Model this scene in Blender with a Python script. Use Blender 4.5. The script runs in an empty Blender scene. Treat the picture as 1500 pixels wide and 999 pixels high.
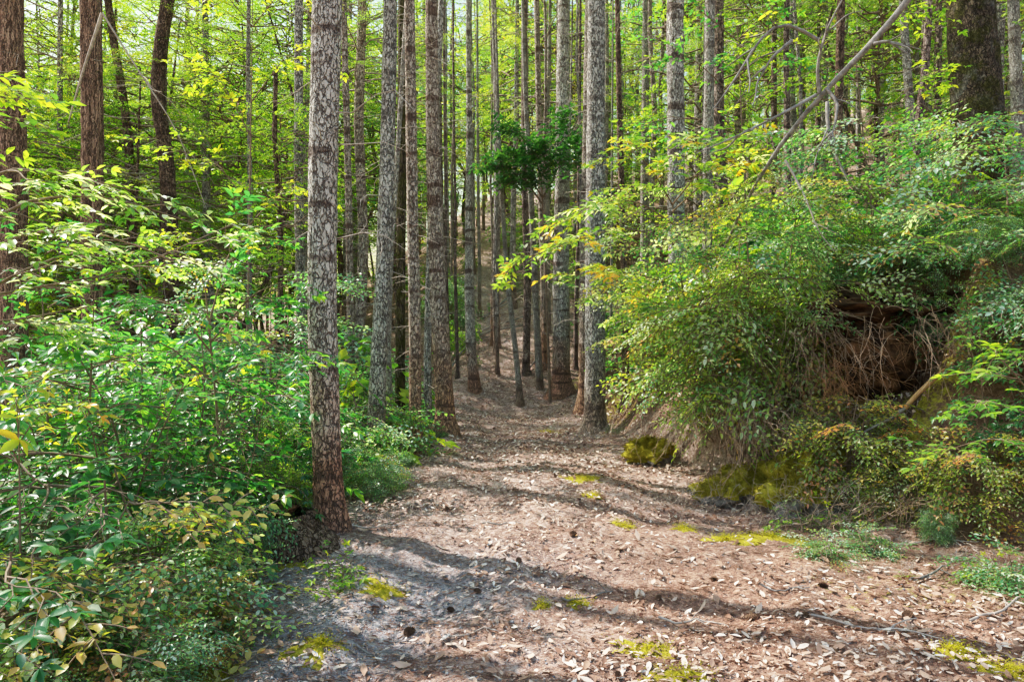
import bpy, math, numpy as np
from mathutils import Vector

rng = np.random.default_rng(11)
F, CX, CY, CAMH = 1020.0, 750.0, 499.5, 1.6
sc = bpy.context.scene
COL = sc.collection

# ------------------------------------------------------------------ noise
def _hash(ix, iy, iz, seed):
    h = (ix * 374761393 + iy * 668265263 + iz * 1274126177 + seed * 974711) & 0xffffffff
    h = ((h ^ (h >> 13)) * 1274126177) & 0xffffffff
    return ((h ^ (h >> 16)) & 0xffffff) / float(0xffffff)
def vnoise(x, y, z=0.0, seed=0):
    x, y, z = np.broadcast_arrays(np.asarray(x, float), np.asarray(y, float), np.asarray(z, float))
    ix, iy, iz = np.floor(x).astype(np.int64), np.floor(y).astype(np.int64), np.floor(z).astype(np.int64)
    fx, fy, fz = x - ix, y - iy, z - iz
    fx, fy, fz = [f * f * (3 - 2 * f) for f in (fx, fy, fz)]
    r = 0
    for a in (0, 1):
        for b in (0, 1):
            for c in (0, 1):
                w = (fx if a else 1 - fx) * (fy if b else 1 - fy) * (fz if c else 1 - fz)
                r = r + w * _hash(ix + a, iy + b, iz + c, seed)
    return r * 2 - 1
def fbm(x, y, z=0.0, seed=0, o=4, g=.5):
    r, a, f = 0, 1, 1
    for i in range(o):
        r = r + a * vnoise(np.asarray(x) * f + i * 7.3, np.asarray(y) * f + i * 3.1, np.asarray(z) * f, seed + i)
        a *= g; f *= 2
    return r
def sstep(a, b, x):
    t = np.clip((x - a) / (b - a), 0, 1)
    return t * t * (3 - 2 * t)

# ------------------------------------------------------------------ terrain
def edgeL(y): return np.interp(y, [0, 3.3, 5.4, 8.2, 11.6, 16, 20, 25], [-2.1, -1.7, -1.45, -1.3, -1.3, -1.1, -1.0, -1.5])
def footR(y): return np.interp(y, [0, 3, 5.6, 6.8, 8.5, 11, 16, 20, 26], [5.6, 5.0, 4.1, 3.0, 2.35, 1.75, 1.4, 2.0, 4.0])
def H(x, y, fine=True):
    x = np.asarray(x, float); y = np.asarray(y, float)
    dl = np.maximum(0, edgeL(y) - x)
    dr = np.maximum(0, x - footR(y))
    drop = -3.2 * (1 - np.exp(-dl * .13)) * sstep(0, 1.2, dl)
    hb = np.interp(y, [-5, 3, 8, 11, 16, 30], [1.2, 1.9, 1.9, 1.1, .5, .3])
    w = .75 + .3 * vnoise(x * .9, y * .9, 0, 5)
    bank = hb * (1 - np.exp(-(dr / w) ** 1.6)) + .27 * np.minimum(dr, 40)
    u = np.maximum(0, y - 15.0)
    hill = .36 * (np.sqrt(u * u + 4) - 2) * (0.30 + .70 * sstep(-22, -1, x))
    hill = 26 * np.tanh(hill / 26)
    hol = -.95 * np.exp(-(((x - 3.86) / .66) ** 2 + ((y - 7.1) / .5) ** 2) ** 2)
    h = drop + bank + hill + hol
    onb = np.clip(dr * 1.5, 0, 1)
    h = h + .10 * fbm(x * .45, y * .45, 0, 3, 2) * (1 + 1.5 * onb + np.clip(dl, 0, 1))
    h = h - .05 * np.exp(-((x - (edgeL(y) + 1.0)) / .35) ** 2) - .04 * np.exp(-((x - (footR(y) - .9)) / .4) ** 2)
    if fine:
        h = h + onb * (.16 * fbm(x * 2.3, y * 2.3, 0, 8, 3) + .05 * fbm(x * 7, y * 7, 0, 9, 3)) + .022 * fbm(x * 4, y * 4, 0, 21, 3)
    return h

def WP(px, py, d): return np.array([(px - CX) / F * d, d, CAMH - (py - CY) / F * d])
def X(px, d): return (px - CX) / F * d

# ------------------------------------------------------------------ object helpers
def tag(o, label=None, cat=None, group=None, kind=None):
    if label: o['label'] = label
    if cat: o['category'] = cat
    if group: o['group'] = group
    if kind: o['kind'] = kind
    return o
def thing(name, label, cat, loc=(0, 0, 0), rz=0.0, group=None, s=1.0):
    o = bpy.data.objects.new(name, None); COL.objects.link(o)
    o.empty_display_size = .1
    o.location = tuple(float(v) for v in loc); o.rotation_euler = (0, 0, rz); o.scale = (s, s, s)
    return tag(o, label, cat, group)
def put(name, me, parent=None, loc=(0, 0, 0), rz=0.0, s=1.0):
    o = bpy.data.objects.new(name, me); COL.objects.link(o)
    if parent: o.parent = parent
    o.location = tuple(float(v) for v in loc); o.rotation_euler = (0, 0, rz)
    o.scale = (s, s, s) if np.isscalar(s) else tuple(s)
    return o

class MB:
    def __init__(self): self.V, self.T, self.Q, self.A, self.n = [], [], [], [], 0
    def add(self, v, tri=None, quad=None, a=0.5):
        v = np.asarray(v, float).reshape(-1, 3)
        if tri is not None and len(tri): self.T.append(np.asarray(tri) + self.n)
        if quad is not None and len(quad): self.Q.append(np.asarray(quad) + self.n)
        self.A.append(np.broadcast_to(np.asarray(a, float), (len(v),)))
        self.V.append(v); self.n += len(v)
    def mesh(self, name, mat, smooth=False, attrs=None):
        v = np.concatenate(self.V)
        T = np.concatenate(self.T) if self.T else np.zeros((0, 3), int)
        Q = np.concatenate(self.Q) if self.Q else np.zeros((0, 4), int)
        me = bpy.data.meshes.new(name)
        me.vertices.add(len(v)); me.vertices.foreach_set('co', v.astype(np.float32).ravel())
        li = np.concatenate([T.ravel(), Q.ravel()]).astype(np.int32)
        me.loops.add(len(li)); me.loops.foreach_set('vertex_index', li)
        st = np.concatenate([np.arange(len(T)) * 3, len(T) * 3 + np.arange(len(Q)) * 4]).astype(np.int32)
        me.polygons.add(len(st)); me.polygons.foreach_set('loop_start', st)
        if smooth: me.polygons.foreach_set('use_smooth', np.ones(len(st), bool))
        me.update(calc_edges=True)
        at = me.attributes.new('rnd', 'FLOAT', 'POINT'); at.data.foreach_set('value', np.concatenate(self.A).astype(np.float32))
        for k, arr in (attrs or {}).items():
            at = me.attributes.new(k, 'FLOAT', 'POINT'); at.data.foreach_set('value', arr.astype(np.float32))
        me.materials.append(mat)
        return me

def nrm(v): return v / (np.linalg.norm(v, axis=-1, keepdims=True) + 1e-9)
def tube(mb, P, r, sides=4, a=0.5, cap=False):
    """P (N,K,3), r (N,K): N smooth tubes"""
    P = np.asarray(P, float); r = np.asarray(r, float)
    if P.ndim == 2: P = P[None]; r = r[None]
    N, K, _ = P.shape
    if N == 0: return
    T = np.empty_like(P); T[:, 1:-1] = P[:, 2:] - P[:, :-2]; T[:, 0] = P[:, 1] - P[:, 0]; T[:, -1] = P[:, -1] - P[:, -2]
    T = nrm(T); ov = nrm(P[:, -1] - P[:, 0])
    ref = np.where(np.abs(ov[:, 2:3]) > .7, np.array([[1., 0, 0]]), np.array([[0, 0, 1.]]))
    S = nrm(np.cross(T, ref[:, None, :])); B = np.cross(T, S)
    an = np.arange(sides) * 2 * np.pi / sides
    v = P[:, :, None] + r[:, :, None, None] * (np.cos(an)[None, None, :, None] * S[:, :, None] + np.sin(an)[None, None, :, None] * B[:, :, None])
    idx = np.arange(N * K * sides).reshape(N, K, sides)
    nx = np.roll(idx, -1, axis=2)
    q = np.stack([idx[:, :-1], nx[:, :-1], nx[:, 1:], idx[:, 1:]], -1).reshape(-1, 4)
    av = np.broadcast_to(np.asarray(a, float).reshape(-1, 1, 1) if np.ndim(a) else a, (N, K, sides)).ravel()
    mb.add(v.reshape(-1, 3), quad=q, a=av)
    if cap:
        for k in (0, K - 1):
            t = [[idx[n, k, 0], idx[n, k, j], idx[n, k, j + 1]] for n in range(N) for j in range(1, sides - 1)]
            mb.T.append(np.array(t) + (mb.n - N * K * sides))
def curve(g, base, d, L, K=6, wob=.06, bend=(0, 0, 0)):
    N = len(base); t = np.linspace(0, 1, K)[None, :, None]; L = np.broadcast_to(np.asarray(L, float), (N,))[:, None, None]
    n1 = g.normal(0, 1, (N, 1, 3)); n2 = g.normal(0, 1, (N, 1, 3))
    w = wob * L * (np.sin(t * 3.1) * n1 * .6 + np.sin(t * 7.0) * n2 * .35)
    return base[:, None] + d[:, None] * L * t + np.asarray(bend, float) * L * t * t + w
def at_t(P, idx, t):
    K = P.shape[1]; f = np.clip(t, 0, .999) * (K - 1); i = f.astype(int); f = (f - i)[:, None]
    return P[idx, i] * (1 - f) + P[idx, i + 1] * f, nrm(P[idx, i + 1] - P[idx, i])

# ------------------------------------------------------------------ leaves
def leaf_geo(mb, P, D, Nn, L, W, a, hi=True, fold=.18, bend=.18):
    D = nrm(D); S = nrm(np.cross(Nn, D)); Nn = np.cross(D, S); L = L[:, None]; W = W[:, None]; n = len(P)
    if n == 0: return
    bend = np.broadcast_to(np.asarray(bend, float), (n,))[:, None]; fold = np.broadcast_to(np.asarray(fold, float), (n,))[:, None]
    if hi:
        def pt(t, s): return P + D * L * t + S * W * s + Nn * (np.abs(s) * 2 * fold * W - bend * L * t * t)
        v = np.stack([P, pt(.22, .36), pt(.22, 0), pt(.22, -.36), pt(.6, .46), pt(.6, 0), pt(.6, -.46), pt(1, 0)], 1)
        b = np.arange(n)[:, None] * 8
        tri = np.concatenate([b + np.array(t) for t in ([0, 2, 1], [0, 3, 2], [4, 5, 7], [5, 6, 7])])
        quad = np.concatenate([b + np.array(t) for t in ([1, 2, 5, 4], [2, 3, 6, 5])])
        mb.add(v.reshape(-1, 3), tri, quad, np.repeat(a, 8))
    else:
        def pt(t, s): return P + D * L * t + S * W * s + Nn * (np.abs(s) * 2 * fold * W - bend * L * t * t)
        v = np.stack([P, pt(.5, .5), pt(1, 0), pt(.5, -.5)], 1)
        b = np.arange(n)[:, None] * 4
        mb.add(v.reshape(-1, 3), np.concatenate([b + np.array([0, 2, 1]), b + np.array([0, 3, 2])]), None, np.repeat(a, 4))

def tm_tanoak(g, n=11, L=.095, tw=.3, wr=.38):
    t = np.concatenate([np.linspace(.15, .85, n - 5), np.full(5, 1.)])
    az = np.concatenate([np.where(np.arange(n - 5) % 2, 1, -1) * g.uniform(.7, 1.3, n - 5), np.array([-1.3, -.6, 0., .65, 1.35]) + g.normal(0, .15, 5)])
    P = np.stack([t * tw, .02 * np.sin(t * 5), -.06 * t * t * tw / .3], 1)
    D = np.stack([np.cos(az), np.sin(az), g.uniform(-.35, .25, n)], 1)
    Nn = np.stack([g.normal(0, .25, n), g.normal(0, .25, n), np.ones(n)], 1)
    LL = L * g.uniform(.65, 1.2, n); k = np.linspace(0, 1, 4)
    TP = np.stack([k * tw, .02 * np.sin(k * 5), -.06 * k * k * tw / .3], 1)[None]
    return dict(P=P, D=D, N=Nn, L=LL, W=LL * wr * g.uniform(.85, 1.15, n), a=g.random(n), TP=TP, TR=np.array([[.0035, .003, .0025, .0015]]), tip=(t > .98) * 1.)
def tm_huckle(g, tw=.3, L=.034, ns=8, wr=.55, gap=.024):
    Ps, Ds, Ls, TP, TR, tp = [], [], [], [], [], []
    def line(o, az, ln, dz):
        m = max(3, int(ln / gap)); t = (np.arange(m) + .6) / m; sd = np.where(np.arange(m) % 2, 1, -1)
        d = np.array([np.cos(az), np.sin(az), dz]); p = o + d * (t * ln)[:, None] + np.array([0, 0, -.25]) * (t * t * ln)[:, None]
        aa = az + sd * g.uniform(.75, 1.2, m)
        aa[-1] = az
        Ps.append(p); Ds.append(np.stack([np.cos(aa), np.sin(aa), g.uniform(-.3, .2, m)], 1)); Ls.append(L * g.uniform(.65, 1.15, m) * (1 - .3 * t)); tp.append(t * .8)
        k = np.linspace(0, 1, 4)[:, None]; TP.append(o + d * k * ln + np.array([0, 0, -.25]) * k * k * ln); TR.append(np.array([.002, .0017, .0014, .001]) * (tw / .3))
        return p
    line(np.zeros(3), 0., tw, .05)
    for i in range(ns):
        t = .12 + .8 * i / ns; o = np.array([t * tw, 0, .05 * t * tw - .25 * t * t * tw])
        line(o, (1 if i % 2 else -1) * g.uniform(.7, 1.1), tw * g.uniform(.25, .5) * (1.15 - t * .6), g.uniform(-.15, .2))
    P = np.concatenate(Ps); n = len(P); LL = np.concatenate(Ls)
    Nn = np.stack([g.normal(0, .3, n), g.normal(0, .3, n), np.ones(n)], 1)
    return dict(P=P, D=np.concatenate(Ds), N=Nn, L=LL, W=LL * wr, a=g.random(n), TP=np.stack(TP), TR=np.stack(TR), tip=np.concatenate(tp))

def place(tms, M, s, o, g, tint):
    """instance spray templates; M (N,3,3) columns = axes"""
    out = {k: [] for k in 'P D N L W a TP TR'.split()}
    pick = g.integers(0, len(tms), len(o))
    for ti, t in enumerate(tms):
        k = np.where(pick == ti)[0]
        if not len(k): continue
        m, oo, ss = M[k], o[k], s[k]
        nl = len(t['P'])
        out['P'].append((oo[:, None] + ss[:, None, None] * np.einsum('nij,lj->nli', m, t['P'])).reshape(-1, 3))
        out['D'].append(np.einsum('nij,lj->nli', m, t['D']).reshape(-1, 3))
        out['N'].append(np.einsum('nij,lj->nli', m, t['N']).reshape(-1, 3))
        out['L'].append((ss[:, None] * t['L'][None]).ravel()); out['W'].append((ss[:, None] * t['W'][None]).ravel())
        out['a'].append(np.clip(tint[k][:, None] + (t['a'][None] - .5) * .45 + .12 * (t['tip'][None] - .5), .0, 1).ravel())
        nt, K = t['TP'].shape[:2]
        out['TP'].append((oo[:, None, None] + ss[:, None, None, None] * np.einsum('nij,lkj->nlki', m, t['TP'])).reshape(-1, K, 3))
        out['TR'].append((ss[:, None, None] * t['TR'][None]).reshape(-1, K))
    return {k: np.concatenate(v) for k, v in out.items()}
def frames(g, d, tilt=.3):
    d = nrm(d); up = np.stack([g.normal(0, tilt, len(d)), g.normal(0, tilt, len(d)), np.ones(len(d))], 1)
    Y = nrm(np.cross(up, d)); Z = np.cross(d, Y)
    return np.stack([d, Y, Z], -1)
def sprays_on(g, P, n, tms, scale, tilt=.3, spread=.9, tmin=.25, droop=-.05, twigs=True, leafmb=None, stemmb=None, hi=True, tint=(.45, .18), keep=None, fold=.18):
    N = len(P)
    if N == 0: return
    idx = np.repeat(np.arange(N), n); t = g.uniform(tmin, 1.0, len(idx)); t[::n] = .995
    o, d = at_t(P, idx, t)
    az = g.uniform(-spread, spread, len(idx)); az[::n] *= .3
    c, s_ = np.cos(az), np.sin(az)
    dd = np.stack([d[:, 0] * c - d[:, 1] * s_, d[:, 0] * s_ + d[:, 1] * c, d[:, 2] * .5 + droop + g.normal(0, .15, len(idx))], 1)
    s = scale * g.uniform(.7, 1.25, len(idx))
    # clumps of light / dark tint, mostly leaf hue; low values pick the painted sheen of some ramps
    tn = np.clip(tint[0] + g.normal(0, tint[1], len(idx)), 0, 1)
    if keep is not None:
        k = keep(o); o, dd, s, tn = o[k], dd[k], s[k], tn[k]
    if len(o) == 0: return
    r = place(tms, frames(g, dd, tilt), s, o, g, tn)
    leaf_geo(leafmb, r['P'], r['D'], r['N'], r['L'], r['W'], r['a'], hi, fold)
    if twigs and stemmb is not None: tube(stemmb, r['TP'], r['TR'], 3)

g0 = np.random.default_rng(5)
TAN = [tm_tanoak(g0) for _ in range(5)]
TAN_S = [tm_tanoak(g0, 9, .07, .26, .42) for _ in range(4)]
HUC = [tm_huckle(g0) for _ in range(5)]
FIR = [tm_huckle(g0, .5, .07, 8, .2, .045) for _ in range(4)]          # feathery conifer spray
FARB = [tm_tanoak(g0, 9, .13, .4, .5) for _ in range(4)]

# ------------------------------------------------------------------ materials
def new_mat(name):
    m = bpy.data.materials.new(name); m.use_nodes = True; nt = m.node_tree; nt.nodes.clear()
    out = nt.nodes.new('ShaderNodeOutputMaterial')
    return m, nt, out
def N(nt, t, **kw):
    n = nt.nodes.new(t)
    for k, v in kw.items():
        if k.startswith('i_'): n.inputs[k[2:].replace('_', ' ')].default_value = v
        else: setattr(n, k, v)
    return n
def ramp(nt, fac, stops, interp='LINEAR'):
    r = nt.nodes.new('ShaderNodeValToRGB'); r.color_ramp.interpolation = interp; e = r.color_ramp.elements
    while len(e) < len(stops): e.new(.5)
    for el, (p, c) in zip(e, stops):
        el.position = p; el.color = (*c, 1) if len(c) == 3 else c
    nt.links.new(fac, r.inputs[0]); return r.outputs[0]
def mix(nt, a, b, fac, mode='MIX'):
    m = nt.nodes.new('ShaderNodeMix'); m.data_type = 'RGBA'; m.blend_type = mode
    for s, v in ((m.inputs[0], fac), (m.inputs[6], a), (m.inputs[7], b)):
        if isinstance(v, bpy.types.NodeSocket): nt.links.new(v, s)
        elif isinstance(v, (int, float)): s.default_value = v
        else: s.default_value = (*v, 1)
    return m.outputs[2]
def math_(nt, op, a, b=0.0, clamp=False):
    m = nt.nodes.new('ShaderNodeMath'); m.operation = op; m.use_clamp = clamp
    for s, v in ((m.inputs[0], a), (m.inputs[1], b)):
        if isinstance(v, bpy.types.NodeSocket): nt.links.new(v, s)
        else: s.default_value = v
    return m.outputs[0]
def noise(nt, vec, scale, detail=3, rough=.55):
    n = N(nt, 'ShaderNodeTexNoise'); n.inputs['Scale'].default_value = scale; n.inputs['Detail'].default_value = detail; n.inputs['Roughness'].default_value = rough
    nt.links.new(vec, n.inputs['Vector']); return n.outputs['Fac']

def mat_leaf(name, stops, tr_gain=(2.4, 2.6, .9), trw=.45, rough=.42, spec=.5):
    m, nt, out = new_mat(name)
    at = N(nt, 'ShaderNodeAttribute', attribute_name='rnd')
    oi = N(nt, 'ShaderNodeObjectInfo')
    f = math_(nt, 'ADD', at.outputs['Fac'], math_(nt, 'MULTIPLY', math_(nt, 'SUBTRACT', oi.outputs['Random'], .5), .16), True)
    c = ramp(nt, f, stops)
    p = N(nt, 'ShaderNodeBsdfPrincipled'); nt.links.new(c, p.inputs['Base Color'])
    p.inputs['Roughness'].default_value = rough; p.inputs['Specular IOR Level'].default_value = spec
    tr = N(nt, 'ShaderNodeBsdfTranslucent'); nt.links.new(mix(nt, c, tr_gain, 1.0, 'MULTIPLY'), tr.inputs['Color'])
    ms = N(nt, 'ShaderNodeMixShader'); ms.inputs[0].default_value = trw
    nt.links.new(p.outputs[0], ms.inputs[1]); nt.links.new(tr.outputs[0], ms.inputs[2]); nt.links.new(ms.outputs[0], out.inputs[0])
    return m
G = dict(
    tanoak=mat_leaf('tanoak_leaf', [(0, (.02, .11, .06)), (.4, (.06, .22, .09)), (.72, (.15, .34, .08)), (.93, (.40, .48, .06)), (1, (.6, .42, .06))], rough=.36, spec=.9),
    tanpale=mat_leaf('pale_sheen_leaf', [(0, (.66, .66, .62)), (.12, (.58, .62, .52)), (.17, (.09, .22, .06)), (.4, (.18, .32, .08)), (.7, (.34, .44, .10)), (.88, (.62, .52, .08)), (1, (.65, .30, .06))], rough=.34, spec=.8),  # low stops: whitish leaf sheen put into the colour
    huckle=mat_leaf('huckleberry_leaf', [(0, (.56, .68, .62)), (.20, (.42, .58, .50)), (.25, (.06, .21, .12)), (.48, (.12, .31, .15)), (.75, (.24, .40, .12)), (.95, (.42, .46, .09)), (1, (.6, .30, .14))], rough=.38, spec=1.0, trw=.42),  # palest stops stand in for sheen glints, painted as leaf colour
    hucwarm=mat_leaf('warm_shrub_leaf', [(0, (.60, .66, .54)), (.19, (.48, .56, .40)), (.24, (.12, .26, .08)), (.42, (.22, .33, .08)), (.7, (.40, .42, .09)), (.9, (.56, .42, .12)), (1, (.6, .26, .15))], rough=.38, spec=1.0, trw=.42),  # pale low stops are painted sheen, as on the huckleberry
    fir=mat_leaf('conifer_needle', [(0, (.10, .22, .06)), (.5, (.22, .36, .09)), (.85, (.36, .48, .10)), (1, (.46, .52, .12))], rough=.5, spec=.4, trw=.5),
    yell=mat_leaf('yellow_green_leaf', [(0, (.08, .22, .05)), (.4, (.20, .38, .06)), (.8, (.40, .51, .06)), (1, (.58, .55, .08))], rough=.42, spec=.4, trw=.55, tr_gain=(1.9, 1.9, .7)),  # bright yellow-green foliage colour
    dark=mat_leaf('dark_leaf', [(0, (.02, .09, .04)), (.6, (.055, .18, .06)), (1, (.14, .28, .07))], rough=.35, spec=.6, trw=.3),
)
def mat_simple(name, stops, scale=6, rough=.85, bump=.4, stretch=(1, 1, 1), attr=False, bscale=None, spec=.2):
    m, nt, out = new_mat(name)
    tc = N(nt, 'ShaderNodeTexCoord'); mp = N(nt, 'ShaderNodeMapping'); mp.inputs['Scale'].default_value = stretch
    nt.links.new(tc.outputs['Object'], mp.inputs[0]); f = noise(nt, mp.outputs[0], scale, 5, .65)
    if attr:
        at = N(nt, 'ShaderNodeAttribute', attribute_name='rnd')
        f = math_(nt, 'ADD', math_(nt, 'MULTIPLY', at.outputs['Fac'], .8), math_(nt, 'MULTIPLY', f, .35), True)
    c = ramp(nt, f, stops); p = N(nt, 'ShaderNodeBsdfPrincipled'); nt.links.new(c, p.inputs['Base Color'])
    p.inputs['Roughness'].default_value = rough; p.inputs['Specular IOR Level'].default_value = spec
    if bump:
        b = N(nt, 'ShaderNodeBump'); b.inputs['Strength'].default_value = bump; b.inputs['Distance'].default_value = .02
        nt.links.new(noise(nt, mp.outputs[0], bscale or scale * 4, 4, .7), b.inputs['Height']); nt.links.new(b.outputs[0], p.inputs['Normal'])
    nt.links.new(p.outputs[0], out.inputs[0]); return m
def mat_bark(name, light, mid, dark, low=None, zlow=2.0, cell=13, ringk=.6, moss=None, mossz=(.5, .6), lich=.0, stretch=.42):
    m, nt, out = new_mat(name)
    tc = N(nt, 'ShaderNodeTexCoord'); ob = tc.outputs['Object']
    sx = N(nt, 'ShaderNodeSeparateXYZ'); nt.links.new(ob, sx.inputs[0])
    nd = N(nt, 'ShaderNodeTexNoise'); nd.inputs['Scale'].default_value = 11; nd.inputs['Detail'].default_value = 3; nt.links.new(ob, nd.inputs['Vector'])
    va = N(nt, 'ShaderNodeVectorMath', operation='SCALE'); va.inputs['Scale'].default_value = .075; nt.links.new(nd.outputs['Color'], va.inputs[0])
    vb = N(nt, 'ShaderNodeVectorMath', operation='ADD'); nt.links.new(ob, vb.inputs[0]); nt.links.new(va.outputs[0], vb.inputs[1])
    mp = N(nt, 'ShaderNodeMapping'); mp.inputs['Scale'].default_value = (1, 1, stretch); nt.links.new(vb.outputs[0], mp.inputs[0])
    vo = N(nt, 'ShaderNodeTexVoronoi', feature='DISTANCE_TO_EDGE'); vo.inputs['Scale'].default_value = cell; nt.links.new(mp.outputs[0], vo.inputs['Vector'])
    vc = N(nt, 'ShaderNodeTexVoronoi'); vc.inputs['Scale'].default_value = cell; nt.links.new(mp.outputs[0], vc.inputs['Vector'])
    fine = noise(nt, mp.outputs[0], 60, 4, .7); big = noise(nt, ob, 2.2, 3)
    dd_ = math_(nt, 'ADD', vo.outputs['Distance'], math_(nt, 'MULTIPLY', math_(nt, 'SUBTRACT', noise(nt, mp.outputs[0], 34, 4, .75), .5), .30))
    crack = ramp(nt, dd_, [(.0, (.12, .12, .12)), (.03, (.5, .5, .5)), (.075, (1, 1, 1))])
    m2 = N(nt, 'ShaderNodeMapping'); m2.inputs['Scale'].default_value = (1, 1, stretch * .55); nt.links.new(vb.outputs[0], m2.inputs[0])
    rdg = math_(nt, 'ABSOLUTE', math_(nt, 'SUBTRACT', noise(nt, m2.outputs[0], cell * 1.05, 3, .6), .5))
    crack = mix(nt, crack, ramp(nt, rdg, [(.0, (0, 0, 0)), (.013, (.35, .35, .35)), (.036, (1, 1, 1))]), 1.0, 'MULTIPLY')
    cv = N(nt, 'ShaderNodeSeparateColor'); nt.links.new(vc.outputs['Color'], cv.inputs[0])
    f = math_(nt, 'ADD', math_(nt, 'MULTIPLY', cv.outputs[0], .35), math_(nt, 'ADD', math_(nt, 'MULTIPLY', fine, .5), math_(nt, 'MULTIPLY', math_(nt, 'SUBTRACT', big, .5), .7)))
    pl = ramp(nt, f, [(.15, mid), (.6, light)])
    if low:
        z = math_(nt, 'ADD', math_(nt, 'MULTIPLY', sx.outputs[2], 1 / zlow), math_(nt, 'MULTIPLY', math_(nt, 'SUBTRACT', big, .5), 1.4))
        zf = ramp(nt, z, [(.3, (1, 1, 1)), (1.0, (0, 0, 0))])
        pl = mix(nt, pl, mix(nt, pl, low, 1.0, 'MULTIPLY'), zf)
    # whorl rings: darker swollen scars
    mr = N(nt, 'ShaderNodeMapping'); mr.inputs['Scale'].default_value = (.9, .9, 5.5); nt.links.new(ob, mr.inputs[0])
    rg = ramp(nt, noise(nt, mr.outputs[0], 1.0, 2, .5), [(.56, (0, 0, 0)), (.62, (1, 1, 1))])
    c = mix(nt, dark, pl, crack)
    c = mix(nt, c, dark, math_(nt, 'MULTIPLY', rg, ringk))
    if lich:
        lf = ramp(nt, noise(nt, ob, 3.2, 5, .7), [(.52, (0, 0, 0)), (.62, (1, 1, 1))])
        c = mix(nt, c, (.42, .44, .40), math_(nt, 'MULTIPLY', lf, lich))
    if moss:
        mf = ramp(nt, noise(nt, ob, 4.5, 6, .75), [(mossz[0], (0, 0, 0)), (mossz[1], (1, 1, 1))])
        c = mix(nt, c, moss, math_(nt, 'MULTIPLY', mf, .85))
    p = N(nt, 'ShaderNodeBsdfPrincipled'); p.inputs['Roughness'].default_value = .88; p.inputs['Specular IOR Level'].default_value = .15
    nt.links.new(c, p.inputs['Base Color'])
    b = N(nt, 'ShaderNodeBump'); b.inputs['Strength'].default_value = 1; b.inputs['Distance'].default_value = .06
    nt.links.new(math_(nt, 'ADD', crack, math_(nt, 'MULTIPLY', fine, .5)), b.inputs['Height']); nt.links.new(b.outputs[0], p.inputs['Normal'])
    nt.links.new(p.outputs[0], out.inputs[0]); return m
B = dict(
    fir=mat_bark('fir_bark', (.84, .80, .75), (.64, .58, .53), (.17, .11, .09), (.82, .50, .38), 1.9, 26, .8),
    firgray=mat_bark('grey_fir_bark', (.74, .71, .67), (.52, .48, .45), (.15, .115, .10), (.9, .72, .62), 1.5, 24, .5),
    firred=mat_bark('brown_fir_bark', (.76, .66, .59), (.56, .46, .40), (.20, .12, .09), (1.05, .74, .56), 2.4, 24, .8),
    redwood=mat_bark('redwood_bark', (.62, .42, .33), (.38, .24, .18), (.13, .075, .055), None, 2, 30, .2, stretch=.05),
    mossy=mat_bark('mossy_trunk_bark', (.24, .20, .15), (.13, .09, .06), (.04, .025, .02), None, 2, 20, .2, (.10, .10, .02), (.42, .56), .0, stretch=.2),
    lichen=mat_bark('lichen_trunk_bark', (.24, .19, .14), (.10, .07, .05), (.03, .02, .015), (.5, .40, .30), 2.3, 30, .35, (.10, .10, .02), (.46, .58), .4, stretch=.5),
    pale=mat_bark('pale_thin_bark', (.76, .72, .66), (.52, .47, .42), (.22, .16, .14), (.8, .6, .48), 1.0, 40, .6),
    tan=mat_bark('brown_thin_bark', (.36, .26, .2), (.2, .13, .09), (.07, .04, .03), None, 1, 22, .5),
    far=mat_bark('far_bark', (.74, .68, .66), (.46, .39, .38), (.18, .13, .12), (.9, .72, .6), 2, 18, .6),
    fardark=mat_bark('far_brown_bark', (.48, .38, .34), (.28, .20, .17), (.10, .06, .05), None, 2, 18, .5),
)
TWIG = mat_simple('twig_bark', [(.3, (.14, .09, .06)), (.7, (.34, .26, .2))], 20, bump=0)
DEAD = mat_simple('dead_twig', [(.3, (.28, .22, .19)), (.7, (.62, .55, .5))], 12, bump=0)
LIMB = mat_simple('limb_bark', [(.3, (.24, .19, .15)), (.7, (.50, .44, .37))], 12, bump=0)
SOILD = mat_simple('shade_dark_soil', [(.36, (.015, .008, .005)), (.5, (.07, .035, .02)), (.72, (.24, .13, .07))], 5, bump=1.0, bscale=22)  # soil darkened so the hollow's shade is carried by its colour
DEADGREY = mat_simple('weathered_branch', [(.3, (.13, .115, .11)), (.7, (.42, .39, .37))], 14, bump=.5, bscale=60)
BRUSH = mat_simple('dry_brush_twig', [(.3, (.30, .19, .13)), (.7, (.66, .50, .40))], 9, bump=0)
RUST = mat_simple('rusty_twig', [(.3, (.22, .10, .05)), (.7, (.62, .34, .18))], 9, bump=0)
WOOD = mat_simple('split_wood', [(.3, (.42, .22, .10)), (.7, (.72, .46, .24))], 8, bump=.5, stretch=(4, 4, .5))
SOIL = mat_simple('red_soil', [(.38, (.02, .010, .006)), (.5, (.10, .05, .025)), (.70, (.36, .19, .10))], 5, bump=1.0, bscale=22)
LITTER = mat_simple('fallen_leaf', [(0, (.07, .035, .025)), (.38, (.23, .12, .08)), (.62, (.43, .28, .21)), (.86, (.70, .56, .47)), (.98, (.88, .80, .74)), (1, (.7, .34, .1))], 30, .7, 0, attr=True, spec=.3)
NEEDLE = mat_simple('fallen_needle', [(.1, (.14, .065, .045)), (.5, (.34, .17, .12)), (.9, (.60, .42, .32))], 30, .8, 0, attr=True)
STONE = mat_simple('rock', [(.3, (.10, .09, .085)), (.7, (.36, .33, .31))], 6, bump=.7)
PEBBLE = mat_simple('pebble', [(.1, (.10, .10, .11)), (.6, (.30, .30, .33)), (.95, (.55, .53, .53))], 30, bump=0, attr=True)
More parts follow.
